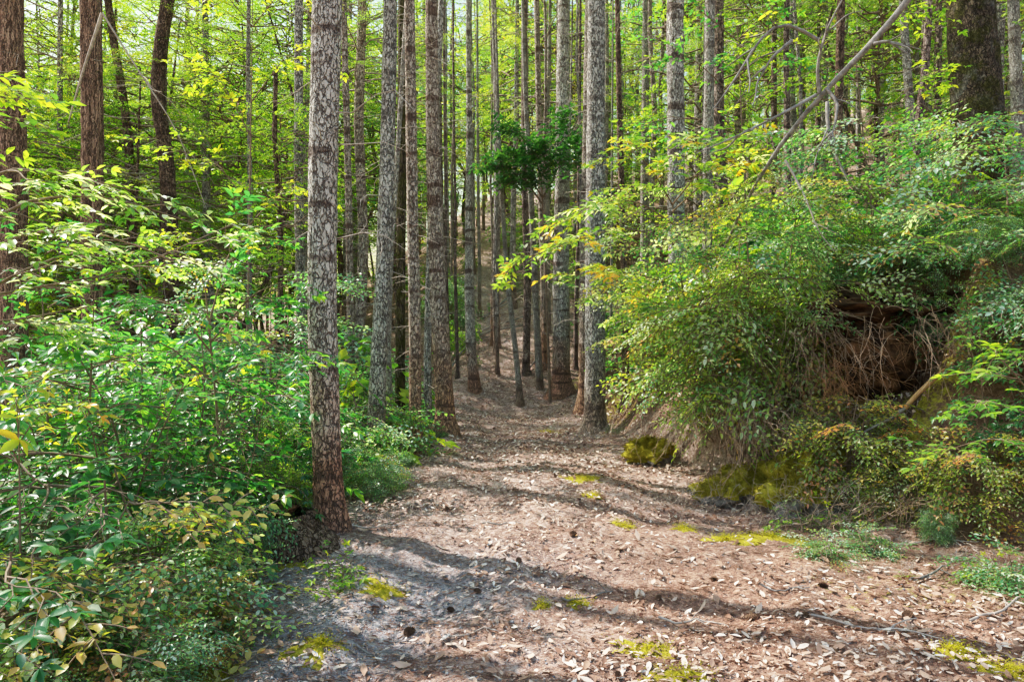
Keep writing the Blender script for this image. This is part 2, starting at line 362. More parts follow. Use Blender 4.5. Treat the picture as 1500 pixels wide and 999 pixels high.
CONE = mat_simple('cone_scale', [(.3, (.09, .05, .035)), (.7, (.3, .19, .13))], 40, bump=.3)
def mat_moss():
    m, nt, out = new_mat('moss'); tc = N(nt, 'ShaderNodeTexCoord'); g_ = N(nt, 'ShaderNodeNewGeometry'); ob = g_.outputs['Position']
    c = ramp(nt, math_(nt, 'ADD', math_(nt, 'MULTIPLY', noise(nt, ob, 7, 5, .7), .75), math_(nt, 'MULTIPLY', noise(nt, ob, 120, 3, .7), .4)), [(.34, (.10, .07, .03)), (.48, (.30, .26, .04)), (.60, (.56, .48, .06)), (.74, (.80, .70, .12))])
    p = N(nt, 'ShaderNodeBsdfPrincipled'); nt.links.new(c, p.inputs['Base Color']); p.inputs['Roughness'].default_value = .95; p.inputs['Specular IOR Level'].default_value = .1
    b = N(nt, 'ShaderNodeBump'); b.inputs['Distance'].default_value = .02; b.inputs['Strength'].default_value = 1; nt.links.new(noise(nt, ob, 140, 3, .8), b.inputs['Height']); nt.links.new(b.outputs[0], p.inputs['Normal'])
    nt.links.new(p.outputs[0], out.inputs[0]); return m
MOSS = mat_moss()
MOSSLEAF = mat_leaf('moss_frond', [(0, (.2, .2, .02)), (.6, (.48, .45, .03)), (1, (.72, .62, .06))], trw=.3, rough=.8, spec=.1, tr_gain=(1.5, 1.5, .7))

def mat_ground():
    m, nt, out = new_mat('forest_floor')
    ge = N(nt, 'ShaderNodeNewGeometry'); P = ge.outputs['Position']
    at = lambda k: N(nt, 'ShaderNodeAttribute', attribute_name=k).outputs['Fac']
    n1, n2, n3 = noise(nt, P, 2.1, 5, .65), noise(nt, P, 14, 5, .7), noise(nt, P, 90, 4, .75)
    vo = N(nt, 'ShaderNodeTexVoronoi'); vo.inputs['Scale'].default_value = 48; nt.links.new(P, vo.inputs['Vector'])
    vcol = N(nt, 'ShaderNodeSeparateColor'); nt.links.new(vo.outputs['Color'], vcol.inputs[0])
    f = math_(nt, 'ADD', math_(nt, 'MULTIPLY', n2, .45), math_(nt, 'ADD', math_(nt, 'MULTIPLY', n3, .5), math_(nt, 'MULTIPLY', vcol.outputs[0], .12)))
    f = math_(nt, 'ADD', f, math_(nt, 'MULTIPLY', math_(nt, 'SUBTRACT', n1, .5), .38))
    duff = ramp(nt, f, [(.30, (.05, .028, .022)), (.46, (.24, .15, .12)), (.57, (.47, .34, .295)), (.72, (.76, .63, .58))])
    warm = ramp(nt, f, [(.30, (.06, .03, .02)), (.47, (.30, .16, .11)), (.6, (.54, .33, .24)), (.73, (.76, .55, .45))])
    grav = ramp(nt, f, [(.33, (.10, .10, .12)), (.48, (.30, .31, .36)), (.6, (.48, .49, .54)), (.73, (.7, .7, .72))])  # grey gravel, with the blue tone of its shade mixed into the colour
    bank = ramp(nt, f, [(.33, (.05, .03, .018)), (.5, (.17, .10, .06)), (.65, (.34, .22, .13)), (.8, (.52, .36, .24))])
    mo = ramp(nt, f, [(.3, (.12, .12, .02)), (.5, (.32, .31, .03)), (.7, (.60, .55, .05))])
    c = mix(nt, duff, warm, at('warm')); c = mix(nt, c, grav, at('grav')); c = mix(nt, c, bank, at('bank'))
    mf = ramp(nt, math_(nt, 'ADD', at('moss'), math_(nt, 'MULTIPLY', math_(nt, 'SUBTRACT', n2, .5), 1.2)), [(.45, (0, 0, 0)), (.62, (1, 1, 1))])
    c = mix(nt, c, mo, math_(nt, 'MULTIPLY', mf, .8))
    p = N(nt, 'ShaderNodeBsdfPrincipled'); nt.links.new(c, p.inputs['Base Color']); p.inputs['Roughness'].default_value = .9; p.inputs['Specular IOR Level'].default_value = .15
    b = N(nt, 'ShaderNodeBump'); b.inputs['Distance'].default_value = .03; b.inputs['Strength'].default_value = .8
    nt.links.new(math_(nt, 'ADD', n3, n2), b.inputs['Height']); nt.links.new(b.outputs[0], p.inputs['Normal'])
    nt.links.new(p.outputs[0], out.inputs[0]); return m

# ------------------------------------------------------------------ ground sheet
def build_ground():
    def axis(parts):
        o = []
        for a, b, s in parts: o += list(np.arange(a, b, s))
        return np.array(sorted(set(np.round(o, 4))))
    xs = axis([(-240, -40, 20), (-40, -12, 1.0), (-12, -4, .2), (-4, 7, .045), (7, 14, .2), (14, 40, 1.0), (40, 261, 20)])
    ys = axis([(-60, -6, 6), (-6, 2, .5), (2, 10, .045), (10, 20, .09), (20, 40, .4), (40, 90, 1.5), (90, 421, 30)])
    XX, YY = np.meshgrid(xs, ys); x, y = XX.ravel(), YY.ravel(); z = H(x, y)
    nx, ny = len(xs), len(ys); i = np.arange(nx * ny).reshape(ny, nx)
    q = np.stack([i[:-1, :-1], i[:-1, 1:], i[1:, 1:], i[1:, :-1]], -1).reshape(-1, 4)
    mb = MB(); mb.add(np.stack([x, y, z], 1), quad=q)
    dr = x - footR(y); dl = edgeL(y) - x
    n = fbm(x * .8, y * .8, 0, 31, 4)
    bank = sstep(-.1, .5, dr + .25 * n) * (1 - .6 * sstep(3, 6, dr))
    bank = np.maximum(bank, sstep(.2, 1.2, dl + .3 * n) * .6)
    moss = .46 * sstep(-.2, .4, dr + .5 * n) * sstep(2.2, 1.0, dr) * sstep(-.3, .3, fbm(x * 1.1, y * 1.1, 0, 77, 3)) + .55 * sstep(.1, .7, fbm(x * .9, y * .9, 0, 55, 3)) * sstep(-.5, 1.5, x - .6) * sstep(16, 6, y) * .75
    grav = sstep(.1, .9, np.exp(-(((x + 1.15) / .95) ** 2 + ((y - 4.3) / 1.1) ** 2)) * 1.5 + .3 * n)
    warm = sstep(-.6, 1.6, x + .5 * n) * sstep(8, 4.5, y) * .8
    me = mb.mesh('ground', mat_ground(), True, dict(bank=np.clip(bank, 0, 1), moss=np.clip(moss, 0, 1), grav=np.clip(grav, 0, 1) * .62, warm=np.clip(warm, 0, 1)))
    tag(put('ground', me), 'forest floor with a leaf strewn trail between slopes', 'ground', kind='structure')
build_ground()

# ------------------------------------------------------------------ litter
def wedge(g, n, d0, d1, p0=-300, p1=1800):
    d = d0 * (d1 / d0) ** g.random(n); px = g.uniform(p0, p1, n); return X(px, d), d
def ground_normal(x, y, e=.05):
    gx = (H(x + e, y) - H(x - e, y)) / (2 * e); gy = (H(x, y + e) - H(x, y - e)) / (2 * e)
    return nrm(np.stack([-gx, -gy, np.ones_like(gx)], -1))
def flat_leaves(g, mb, x, y, L, wr, up=.012, tilt=.25, hi=True):
    n = len(x); nn = nrm(ground_normal(x, y) + g.normal(0, tilt, (n, 3)) * [1, 1, .2]); az = g.uniform(0, 2 * np.pi, n)
    d = np.stack([np.cos(az), np.sin(az), np.zeros(n)], 1); d = nrm(d - nn * (d * nn).sum(1, keepdims=True))
    z = H(x, y) + up + g.random(n) * up
    P = np.stack([x, y, z], 1) - d * L[:, None] * .5
    leaf_geo(mb, P, d, nn, L, L * wr, g.random(n), hi, g.uniform(-.15, .35, n), g.uniform(-.25, .3, n))
def build_litter():
    g = np.random.default_rng(21)
    x, y = wedge(g, 95000, 2.6, 26)
    den = .35 + .65 * sstep(-.35, .5, fbm(x * .7, y * .7, 0, 91, 3)); c = (edgeL(y) + footR(y)) / 2
    den *= np.where(x > footR(y), .55, 1) * np.where(x < edgeL(y), .8, 1) * np.where((x < -.3) & (y < 6) & (x > edgeL(y)), .45, 1)
    k = g.random(len(x)) < den; x, y = x[k], y[k]
    L = .016 + .058 * g.random(len(x)) ** 2.6; L *= np.where(y > 9, 1.25, 1)
    mb = MB(); near = y < 9
    flat_leaves(g, mb, x[near], y[near], L[near], g.uniform(.28, .5, near.sum()))
    flat_leaves(g, mb, x[~near], y[~near], L[~near], g.uniform(.35, .55, (~near).sum()), hi=False)
    y = g.uniform(6.5, 24, 62000); x = g.uniform(-1, 1, 62000) * (3.2 + .16 * y) + .3; k = g.random(len(x)) < .35 + .65 * sstep(-.3, .4, fbm(x * .8, y * .8, 0, 92, 3)); x, y = x[k], y[k]
    flat_leaves(g, mb, x, y, .03 + .055 * g.random(len(x)) ** 1.5, g.uniform(.35, .6, len(x)), hi=False)
    tag(put('leaf_litter', mb.mesh('leaf_litter', LITTER)), 'tan and brown dry leaf litter covering the trail', 'leaf litter', kind='stuff')
    mb = MB(); x, y = wedge(g, 120000, 2.6, 14)
    k = g.random(len(x)) < (.3 + .7 * sstep(-.3, .4, fbm(x * .9, y * .9, 0, 17, 3))); x, y = x[k], y[k]; n = len(x)
    L = g.uniform(.025, .08, n); nn = ground_normal(x, y); az = g.uniform(0, 6.28, n); d = np.stack([np.cos(az), np.sin(az), g.normal(0, .15, n)], 1); d = nrm(d - nn * (d * nn).sum(1, keepdims=True) * .9)
    P = np.stack([x, y, H(x, y) + .006 + .008 * g.random(n)], 1)
    leaf_geo(mb, P, d, nn, L, g.uniform(.0012, .0032, n) * (1 + y * .12), g.random(n), False, .3, .1)
    tag(put('needle_duff', mb.mesh('needle_duff', NEEDLE)), 'fallen reddish conifer needles matted over the ground', 'needles', kind='stuff')
    # gravel bits
    mb = MB(); x, y = wedge(g, 26000, 2.6, 8, 0, 1500); w = np.exp(-(((x + 1.15) / 1.0) ** 2 + ((y - 4.3) / 1.2) ** 2)) + .12
    k = g.random(len(x)) < w; x, y = x[k], y[k]; n = len(x); s = .003 + .008 * g.random(n) ** 2
    o = np.array([[1, 0, 0], [0, 1, 0], [-1, 0, 0], [0, -1, 0], [0, 0, .8], [0, 0, -.6]])
    v = np.stack([x, y, H(x, y) + .002], 1)[:, None] + (o[None] + g.normal(0, .28, (n, 6, 3))) * s[:, None, None]
    t = np.array([[0, 1, 4], [1, 2, 4], [2, 3, 4], [3, 0, 4], [1, 0, 5], [2, 1, 5], [3, 2, 5], [0, 3, 5]])
    mb.add(v.reshape(-1, 3), (np.arange(n)[:, None, None] * 6 + t[None]).reshape(-1, 3), None, np.repeat(g.random(n), 6))
    tag(put('gravel', mb.mesh('gravel', PEBBLE)), 'grey gravel showing through the near end of trail', 'gravel', kind='stuff')
    # larger single leaves
    mes = []
    for k in range(10):
        mb = MB(); L = g.uniform(.07, .11)
        leaf_geo(mb, np.array([[-L / 2, 0, .012]]), np.array([[1., 0, .05]]), np.array([[0, 0, 1.]]), np.array([L]), np.array([L * g.uniform(.34, .5)]), np.array([g.uniform(.3, .92)]), True, g.uniform(-.1, .3), g.uniform(-.35, .3))
        mes.append(mb.mesh('fallen_leaf', LITTER))
    x, y = wedge(g, 150, 3.1, 6.0, 330, 1480); k = x > edgeL(y) + .1; x, y = x[k], y[k]
    for i in range(len(x)):
        o = put('fallen_leaf', mes[i % 10], None, (x[i], y[i], H(x[i], y[i]) + .012), g.uniform(0, 6.28)); o.rotation_euler = (g.normal(0, .2), g.normal(0, .2), g.uniform(0, 6.28))
        tag(o, 'large dry tan leaf lying curled on the trail', 'leaf', 'large dry leaves fallen on the trail')
build_litter()

# ------------------------------------------------------------------ trunks
def trunk_mesh(g, pts, rad, mat, sides=20, rough=.04, flare=.5, step=None, name='trunk'):
    step = step or (.07 if sides >= 28 else .16)
    """pts in local coordinates, base first"""
    pts = np.array(pts, float); rad = np.array(rad, float)
    s = np.concatenate([[0], np.cumsum(np.linalg.norm(np.diff(pts, axis=0), axis=1))])
    K = max(5, int(s[-1] / step)); t = np.linspace(0, s[-1], K)
    P = np.stack([np.interp(t, s, pts[:, i]) for i in range(3)], 1)
    ker = max(1, int(K * .04)); 
    if ker > 1:
        pad = np.concatenate([2 * P[:1] - P[1:ker + 1][::-1], P, 2 * P[-1:] - P[-ker - 1:-1][::-1]])
        P = np.stack([np.convolve(pad[:, i], np.ones(2 * ker + 1) / (2 * ker + 1), 'valid') for i in range(3)], 1)
    r = np.interp(t, s, rad); r = r * (1 + flare * np.exp(-np.maximum(t - .25, 0) / .16))
    mb = MB(); an = np.arange(sides) * 2 * np.pi / sides; sd = int(g.integers(0, 999))
    A, Tt = np.meshgrid(an, t); ca, sa = np.cos(A), np.sin(A)
    d = fbm(ca * 1.6, sa * 1.6, Tt * 1.1, sd, 2) * rough * 1.6 + fbm(ca * 5, sa * 5, Tt * 3.0, sd + 9, 2) * rough
    if sides >= 28: d = d + .045 * fbm(ca * 9, sa * 9, Tt * 7, sd + 20, 3) + .03 * np.abs(fbm(ca * 4, sa * 4, Tt * 1.7, sd + 30, 2))
    d = d + np.exp(-Tt / .22) * (.22 * np.cos(A * 3 + sd) + .2 * np.cos(A * 5 + sd * 2) + .25)
    R = r[:, None] * (1 + d)
    v = np.stack([P[:, 0:1] + R * ca, P[:, 1:2] + R * sa, P[:, 2:3] + 0 * R], -1)
    i = np.arange(K * sides).reshape(K, sides); nx = np.roll(i, -1, 1)
    mb.add(v.reshape(-1, 3), quad=np.stack([i[:-1], nx[:-1], nx[1:], i[1:]], -1).reshape(-1, 4))
    return mb.mesh(name, mat, True), P, r
def dead_twigs(g, P, r, z0, z1, n, L=(.2, .9), rad=.006, mat=DEAD):
    mb = MB(); k = g.integers(0, len(P), n * 3); k = k[(P[k, 2] > z0) & (P[k, 2] < z1)][:n]
    if len(k) < 2: return None
    az = g.uniform(0, 6.28, len(k)); d = nrm(np.stack([np.cos(az), np.sin(az), g.uniform(-.35, .3, len(k))], 1))
    ln = g.uniform(L[0], L[1], len(k)) ; Q = curve(g, P[k], d, ln + r[k], 5, .10, (0, 0, -.18))
    rr = np.linspace(1, .3, 5)[None] * rad * g.uniform(.6, 1.3, (len(k), 1)); tube(mb, Q, rr, 4)
    j = np.repeat(np.arange(len(k)), 2); b, dd = at_t(Q, j, g.uniform(.3, .8, len(j)))
    dd = nrm(dd + g.normal(0, .5, dd.shape)); tube(mb, curve(g, b, dd, ln[j] * .45, 4, .1), np.full((len(j), 1), rad * .35) * np.linspace(1, .5, 4)[None], 3)
    return mb.mesh('dead_twigs', mat)

def crown_mesh(name, seed, h, rad, nl, nspr, tms, scale, leafmat, prof='cone', elev=(-.1, .35), hi=False, twigs=True, sub=2, tint=(.45, .18), limbmat=TWIG):
    g = np.random.default_rng(seed); lm, sm = MB(), MB()
    z = np.sort(g.uniform(0, 1, nl)); az = g.uniform(0, 6.28, nl) + z * 9
    pr = (1 - z) ** .7 + .15 if prof == 'cone' else np.sqrt(np.clip(1 - ((z - .5) / .55) ** 2, .05, 1)) if prof == 'round' else .55 + .45 * g.random(nl)
    L = rad * pr * g.uniform(.55, 1.15, nl); e = g.uniform(elev[0], elev[1], nl)
    d = nrm(np.stack([np.cos(az), np.sin(az), e], 1)); b = np.stack([0 * z, 0 * z, z * h], 1)
    P = curve(g, b, d, L, 6, .12, (0, 0, -.12)); tube(sm, P, np.linspace(1, .25, 6)[None] * (.007 + .010 * L[:, None] / max(rad, .1)) * (1 + .3 * rad), 4)
    allP = [P]
    if sub:
        j = np.repeat(np.arange(nl), sub); bb, dd = at_t(P, j, g.uniform(.25, .85, len(j)))
        sg = np.where(np.arange(len(j)) % 2, 1, -1) * g.uniform(.5, 1.1, len(j)); c, s_ = np.cos(sg), np.sin(sg)
        dd = nrm(np.stack([dd[:, 0] * c - dd[:, 1] * s_, dd[:, 0] * s_ + dd[:, 1] * c, dd[:, 2] + g.normal(0, .15, len(j))], 1))
        P2 = curve(g, bb, dd, L[j] * g.uniform(.3, .6, len(j)), 6, .08, (0, 0, -.1)); tube(sm, P2, np.linspace(1, .3, 6)[None] * .007 * np.ones((len(j), 1)) * (1 + .3 * rad), 3)
        allP.append(P2)
    # gap noise so the crown is clumpy
    keep = lambda o: fbm(o[:, 0] * .9 + seed, o[:, 1] * .9, o[:, 2] * .9, seed, 2) > -.25
    sprays_on(g, np.concatenate(allP), nspr, tms, scale, .35, 1.0, .3, -.08, twigs, lm, sm, hi, tint, keep, .25)
    return lm.mesh(name + '_leaves', leafmat), sm.mesh(name + '_limbs', limbmat)

def understory(seed, h, rad, nl, nspr, tms, scale, leafmat, **kw):
    return crown_mesh('tree', seed, h, rad, nl, nspr, tms, scale, leafmat, **kw)

FIRC = [crown_mesh('fir', 100 + i, 11, 2.2, 70, 6, FIR, .95 if i % 2 else 1.15, [G['fir'], G['yell'], G['fir']][i % 3], prof='cone', sub=2, twigs=False, tint=(.55, .2), limbmat=LIMB) for i in range(5)]
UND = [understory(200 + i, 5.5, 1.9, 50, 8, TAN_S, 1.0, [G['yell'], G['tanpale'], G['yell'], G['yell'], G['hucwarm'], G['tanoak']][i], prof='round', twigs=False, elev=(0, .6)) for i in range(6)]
MIDU = [understory(230 + i, 3.6, 1.5, 44, 5, TAN, 1.0, [G['tanoak'], G['yell'], G['tanpale']][i], prof='round', hi=True, elev=(-.05, .45)) for i in range(3)]

def tree(name, label, cat, d, pxs, wid, kind, top=16, crown=None, cz=7, cs=1.0, twz=None, group=None, sides=20, rough=.04, flare=.5, twn=26, seed=0, twL=(.2, .9)):
    """pxs: [(px,py)...] base first, measured on the photo at distance d; continued upward to `top` metres"""
    g = np.random.default_rng(abs(seed + int(pxs[0][0]) + 7))
    W = [WP(px, py, d) for px, py in pxs]; x0, y0 = W[0][0], W[0][1]; z0 = float(H(x0, y0))
    pts = [W[0].copy()] if abs(W[0][2] - z0) < .35 else []
    base = np.array([x0, y0, min(z0, W[0][2]) - .12])
    if W[0][2] > z0 + .35: pts = [W[0]]
    pts = [base] + [w for w in W if w[2] > base[2] + .3]
    sl = (pts[-1] - pts[-2]) / max(.1, (pts[-1] - pts[-2])[2])
    tz = base[2] + top
    if tz > pts[-1][2] + 1:
        e = pts[-1] + sl * (tz - pts[-1][2]) * .5; e[2] = tz; pts.append(e)
    pts = np.array(pts); r0 = wid[0] / F * d / 2; r1 = wid[1] / F * d / 2; zt = W[-1][2]
    rad = np.where(pts[:, 2] <= zt + .01, r0 + (r1 - r0) * (pts[:, 2] - base[2]) / max(.1, zt - base[2]), r1 * .25)
    loc = np.array([x0, y0, base[2]]); t = thing(name, label, cat, loc, 0, group)
    me, P, r = trunk_mesh(g, pts - loc, rad, B[kind], sides, rough, flare)
    put('trunk', me, t)
    if twz:
        tw = dead_twigs(g, P, r, twz[0], twz[1], twn, twL)
        if tw: put('dead_twig_sprays', tw, t)
    if crown:
        cz += 4.5; cs *= .75; k = int(np.argmin(np.abs(P[:, 2] - cz))); rz = g.uniform(0, 6.28)
        put('crown', crown[0], t, P[k], rz, cs); put('branch_sprays', crown[1], t, P[k], rz, cs)
    return t, P, r

NEARG = None
# hand measured trunks
tree('fir_tree', 'big grey fir trunk with flaking plated bark rising beside the left trail edge', 'tree', 5.8, [(486, 786), (479, 690), (477, 600), (471, 480), (472, 300), (476, 120), (480, 0)], (40, 42), 'fir', 19, FIRC[0], 10.5, 1, (2.2, 9), sides=72, rough=.03, flare=.3)
tree('fir_tree', 'slender dark grey fir trunk leaning slightly right, just right of the big plated one', 'tree', 9.3, [(549, 668), (553, 560), (562, 400), (567, 250), (572, 0)], (25, 19), 'firgray', 17, FIRC[1], 9, .9, (3, 9), sides=48)
tree('fir_tree', 'straight brown ringed trunk standing second left of the thick red based fir', 'tree', 9.6, [(609, 672), (608, 500), (604, 300), (600, 0)], (19, 15), 'firred', 16, FIRC[2], 9.5, .8, (1, 9), sides=24, twn=50, twL=(.1, .5))
tree('fir_tree', 'thick straight fir trunk with red brown base at the left bend of the trail', 'tree', 11.6, [(654, 634), (650, 560), (641, 420), (634, 200), (632, 0)], (27, 17), 'firred', 18, FIRC[3], 10, .9, (1.5, 9), sides=28, twn=60, twL=(.15, .7))
tree('fir_tree', 'thin grey trunk tucked close behind the thick red based fir', 'tree', 12.6, [(628, 662), (626, 500), (634, 250), (647, 0)], (12, 9), 'firgray', 15, None, 9, .7, (1, 9))
tree('fir_tree', 'lone slim grey brown fir at the foot of the debris covered hillside', 'tree', 17.2, [(698, 586), (690, 520), (687, 400), (688, 200), (686, 60)], (17, 7), 'fir', 15, FIRC[0], 9.5, .8, (2, 9.5), twn=50, twL=(.3, 1.3))
tree('fir_tree', 'moss stained reddish trunk in the cluster left of the trail bend', 'tree', 11.0, [(586, 668), (586, 480), (589, 200), (590, 0)], (15, 13), 'mossy', 15, FIRC[1], 9, .7, (2, 8))
tree('fir_tree', 'pale thin trunk leaning between the grey fir and the moss stained one', 'tree', 10.6, [(575, 670), (568, 520), (572, 380), (584, 200), (596, 0)], (10, 6), 'pale', 11, None, 0, 1, (2, 7))
tree('fir_tree', 'grey banded thin trunk just left of the big plated fir', 'tree', 12.5, [(449, 690), (441, 460), (437, 250), (438, 0)], (15, 12), 'firgray', 16, None, 9, .8, (4, 9))
tree('redwood_tree', 'broad brown redwood trunk cut by the edge of the picture above the left shrubs', 'tree', 11.5, [(18, 770), (19, 530), (18, 250), (15, 0)], (40, 34), 'redwood', 20, FIRC[3], 11, 1.1, (6, 10), sides=36, rough=.05)
tree('redwood_tree', 'straight brown redwood trunk above pale sheened leaves, second large one of the left slope', 'tree', 12.2, [(139, 760), (136, 500), (136, 250), (133, 0)], (31, 28), 'redwood', 24, FIRC[4], 13.5, .9, (2, 9), sides=32, rough=.05)
tree('fir_tree', 'tall grey furrowed trunk with brown foot at the right trail edge', 'tree', 11.6, [(872, 642), (872, 480), (872, 300), (874, 0)], (30, 25), 'firgray', 18, FIRC[0], 10, .9, (3, 9), sides=32)
tree('fir_tree', 'straight brown fir trunk behind and left of the furrowed right edge trunk', 'tree', 17.0, [(822, 578), (822, 400), (824, 200), (826, 0)], (26, 18), 'fir', 18, FIRC[1], 11, .9, (2, 10), twn=50, twL=(.3, 1.3))
tree('fir_tree', 'brown trunk half hidden directly behind the furrowed right edge trunk', 'tree', 15.0, [(856, 600), (857, 400), (861, 200), (864, 40)], (17, 15), 'firred', 16, FIRC[2], 10, .8, (2, 9))
tree('fir_tree', 'thick mottled trunk rising behind the right bank shrubs', 'tree', 12.8, [(996, 520), (991, 350), (990, 200), (989, 0)], (25, 24), 'fir', 18, FIRC[3], 10, .9, (1, 8), sides=28)
tree('fir_tree', 'pale slim trunk standing on the bank just right of the mottled one', 'tree', 9.6, [(1034, 540), (1036, 400), (1038, 200), (1040, 0)], (15, 14), 'pale', 14, FIRC[4], 8.5, .6, (1, 6))
tree('oak_tree', 'massive dark mossy trunk with white lichen standing on top of the bank', 'tree', 9.0, [(1440, 345), (1438, 240), (1430, 150), (1420, 0), (1412, -120)], (66, 60), 'lichen', 13, MIDU[0], 7.5, 1.6, None, sides=48, rough=.035)
tree('fir_tree', 'light grey lichened trunk right of the massive mossy one', 'tree', 12.5, [(1496, 330), (1494, 240), (1488, 100), (1484, 0)], (20, 15), 'pale', 15, None, 0, 1, (1, 6))
tree('fir_tree', 'very thin brown trunk above the low pale leaf sprays', 'tree', 13.0, [(917, 560), (914, 400), (908, 200), (904, 0)], (11, 7), 'tan', 12, None, 0, 1, (1, 8), twn=40)
tree('dead_tree', 'kinked reddish brown old trunk between redwood and young trees', 'tree', 14.5, [(256, 690), (252, 480), (248, 280), (240, 200), (228, 150), (236, 60), (246, 0)], (26, 18), 'tan', 14, None, 0, 1, (4, 9), sides=24, rough=.10, twn=50, twL=(.5, 2.0))
tree('dead_tree', 'leaning broken snag with upturned dead limbs behind the redwoods', 'tree', 15.5, [(200, 640), (196, 420), (190, 220), (178, 130), (165, 50), (158, 0)], (14, 11), 'tan', 12, None, 0, 1, (3, 9), rough=.1, twn=50, twL=(.5, 2.0))
tree('young_oak_tree', 'crooked young brown trunk forking low left of the grey banded one', 'tree', 12.0, [(405, 620), (410, 460), (412, 360), (408, 300), (402, 200), (404, 100)], (10, 6), 'tan', 8, UND[0], -.6, .7, (2, 5), rough=.08)
tree('fir_tree', 'thin reddish trunk showing between big plated fir and slender dark one', 'tree', 13.5, [(517, 660), (514, 500), (511, 300), (506, 100), (503, 0)], (12, 9), 'firred', 14, FIRC[0], 9, .7, (2, 8))
tree('fir_tree', 'thin pinkish trunk leaning left over the end of the trail', 'tree', 16.5, [(764, 603), (756, 520), (742, 400), (736, 300), (730, 180)], (9, 5), 'pale', 10, None, 0, 1, (1, 8), twn=40)
tree('fir_tree', 'dark brown thin trunk under the dark leafy clump', 'tree', 18.5, [(770, 560), (773, 420), (768, 250), (768, 0)], (12, 8), 'fardark', 14, FIRC[1], 9, .7, (1, 8), twn=40)
tree('fir_tree', 'pale thin trunk rising right of the dark one under the leafy clump', 'tree', 17.5, [(792, 588), (784, 420), (776, 250), (770, 150)], (11, 7), 'pale', 12, None, 0, 1, (1, 8), twn=40)
tree('fir_tree', 'slim brown trunk close left of the straight brown fir at the trail end', 'tree', 19.0, [(797, 560), (796, 400), (790, 200), (786, 0)], (10, 8), 'firred', 14, FIRC[2], 9, .7, (1, 8), twn=40)
tree('fir_tree', 'pale grey trunk standing alone among bright leaves right of centre', 'tree', 20.0, [(944, 480), (944, 300), (946, 100), (946, 0)], (13, 10), 'pale', 16, FIRC[3], 10, .8, (2, 9))
tree('fir_tree', 'brown furrowed trunk crossed by the arching bare branch', 'tree', 13.0, [(1222, 380), (1226, 250), (1230, 100), (1232, 0)], (13, 11), 'tan', 13, None, 0, 1, (1, 6))
tree('fir_tree', 'light mottled trunk between arching branch and massive mossy trunk', 'tree', 14.0, [(1352, 340), (1340, 240), (1330, 120), (1322, 0)], (14, 11), 'pale', 14, FIRC[4], 9, .7, (1, 7))
tree('fir_tree', 'leaning grey brown trunk left of the light mottled one on the upper bank', 'tree', 12.0, [(1340, 270), (1346, 170), (1358, 80), (1360, 0)], (12, 10), 'fardark', 12, None, 0, 1, (1, 6))
# trunks beyond the left border of the picture: they throw the bands of shade over the trail
for i, (x_, y_, r_) in enumerate([(-6.6, 6.9, .17), (-9.5, 6.1, .2), (-8.0, 8.8, .16)]):
    t, P_, r2 = tree('fir_tree', 'fir standing beyond the left border of the picture', 'tree', y_, [(CX + x_ / y_ * F, 700), (CX + x_ / y_ * F, 0)], (2 * r_ / y_ * F, 1.8 * r_ / y_ * F), 'fir', 18, FIRC[i], [9.5, 10, 10][i], .9, (3, 9), 'firs beyond the left border')
    if i != 1: continue
    put('crown', UND[[0, 2, 3][i]][0], t, (0, 0, [7.5, 9.5, 8.5][i]), i * 2.0, .95); put('branch_sprays', UND[[0, 2, 3][i]][1], t, (0, 0, [7.5, 9.5, 8.5][i]), i * 2.0, .95)  # extra broadleaf crown added to this unseen fir to dapple the trail

